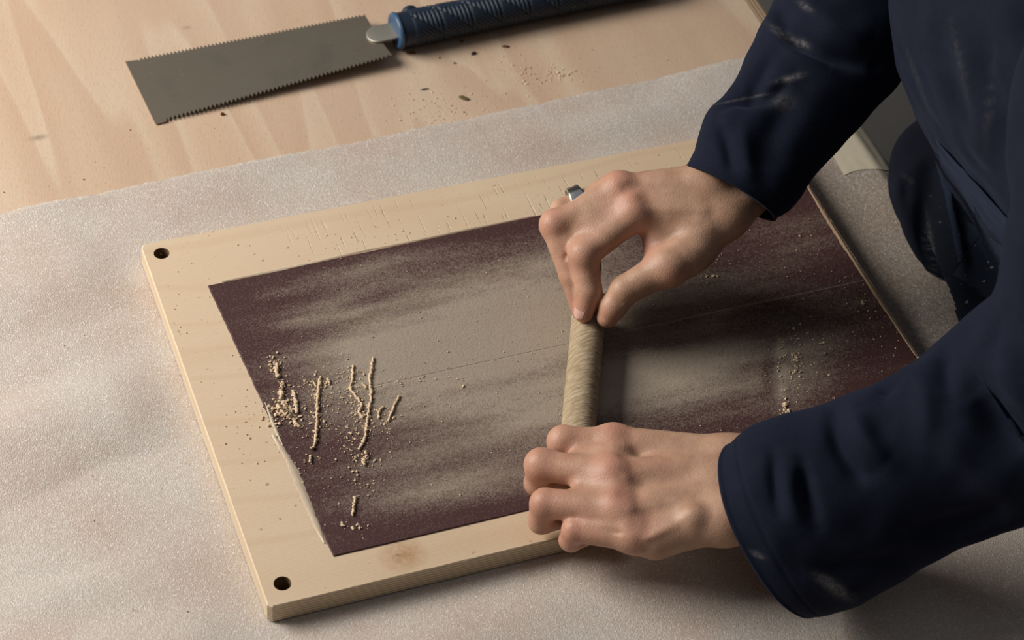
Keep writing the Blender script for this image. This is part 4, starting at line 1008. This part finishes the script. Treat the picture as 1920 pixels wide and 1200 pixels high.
# faded hem band and pocket pieces sewn on the front, and a dark opening patch, lying on the cloth beneath
from mathutils.bvhtree import BVHTree
def tree_of(*names):
    V_ = []; F_ = []
    for o_ in person.children:
        if o_.name.split('.')[0] in names:
            w0 = world_loc(o_); k = len(V_); V_ += [Vector(v.co)+w0 for v in o_.data.vertices]; F_ += [tuple(i+k for i in p.vertices) for p in o_.data.polygons]
    return BVHTree.FromPolygons(V_, F_)
BT_ = tree_of('trousers', 'jacket')
def panel_px(name, m_, quad, nu=60, nv=30, spk_=0., off=.003, th_=.0014, edge=.0):
    q0 = [np.array(p, float) for p in quad]; cp = Vector([float(a) for a in CAMP+np.array([0, 0, ZB])]); D_ = np.zeros((nu, nv)); PX = np.zeros((nu, nv, 2))
    for i in range(nu):
        for j in range(nv):
            u_, v_ = i/(nu-1), j/(nv-1); p = (q0[0]*(1-u_)+q0[1]*u_)*(1-v_)+(q0[3]*(1-u_)+q0[2]*u_)*v_; PX[i, j] = p
            w1 = pt(p[0], p[1], 1.0); d_ = (Vector(w1.tolist())-cp).normalized(); h_ = BT_.ray_cast(cp, d_)
            D_[i, j] = depth(np.array(h_[0][:])) if h_[0] is not None else np.nan
    md = np.nanmedian(D_); D_ = np.where(np.isnan(D_), md, D_)
    for _ in range(6):
        Dp = np.pad(D_, 1, mode='edge'); D_ = np.minimum(D_, (Dp[:-2, 1:-1]+Dp[2:, 1:-1]+Dp[1:-1, :-2]+Dp[1:-1, 2:])/4)
    V_ = np.array([pt(PX[i, j, 0], PX[i, j, 1], D_[i, j]-off) for i in range(nu) for j in range(nv)])
    V_ = V_ - VIEW*((noise(V_*np.array([1, 1, .4]), 60.)-.5)*edge)[:, None]
    n0_ = len(V_); F_ = np.array(grid_faces(nu, nv)); Nn = vnormals(V_, F_)
    if np.mean(Nn@VIEW) > 0: F_ = F_[:, ::-1]
    V2 = np.vstack([V_, V_+VIEW*th_]); fl = F_.tolist()+(F_[:, ::-1]+n0_).tolist(); I_ = np.arange(n0_).reshape(nu, nv)
    for idx_ in (I_[:, 0], I_[:, -1], I_[0], I_[-1]):
        for p_, q_ in zip(idx_[:-1], idx_[1:]): fl.append((int(p_), int(q_), int(q_)+n0_, int(p_)+n0_))
    return build(name, V2, fl, m_, person, True, {'dust': np.zeros(len(V2)), 'speck': np.full(len(V2), spk_)})
panel_px('front_panel', m_band2, [(1752, 285), (1900, 430), (1900, 600), (1800, 520)], spk_=.5, off=.004, edge=.004)
panel_px('pocket_patch', m_band2, [(1842, 435), (1925, 440), (1925, 590), (1782, 514)], spk_=1.0, off=.0070)
panel_px('hem_band', m_band, [(1756, 262), (1900, 420), (1900, 480), (1768, 335)], off=.0090, edge=.010)
panel_px('dark_opening', m_denim, [(1781, 345), (1890, 435), (1885, 465), (1788, 395)], off=.0085, edge=.003)  # dark sheet put in for the shadowed opening under the hem band
# signet ring on the third finger of the right hand
ra0, ra1 = R_rng[0][0], R_rng[1][0]; rc = ra0 + (ra1-ra0)*.70 + ROT.T@np.array([0, -.0022, 0]); rt = (ra1-ra0)/np.linalg.norm(ra1-ra0)
ru = np.cross(rt, VIEW); ru /= np.linalg.norm(ru); rv = np.cross(rt, ru)
pr_ = [(-.0052, .0122), (-.0054, .0134), (-.0040, .0142), (0, .0138), (.0040, .0142), (.0054, .0134), (.0052, .0122)]
Vr = []
for dx, r in pr_:
    for k in range(64):
        a = 2*math.pi*k/64; Vr.append(rc + rt*dx*(1+.35*max(0, -math.cos(a)*0+math.sin(a+.6))) + (ru*math.cos(a)+rv*math.sin(a))*r)
Fr = grid_faces(7, 64, True); Fr += [(6*64+k, 6*64+(k+1) % 64, (k+1) % 64, k) for k in range(64)]
o_ = build('ring', Vr, Fr, m_silver); tag(o_, 'silver band ring worn on a finger of the right hand', 'ring')
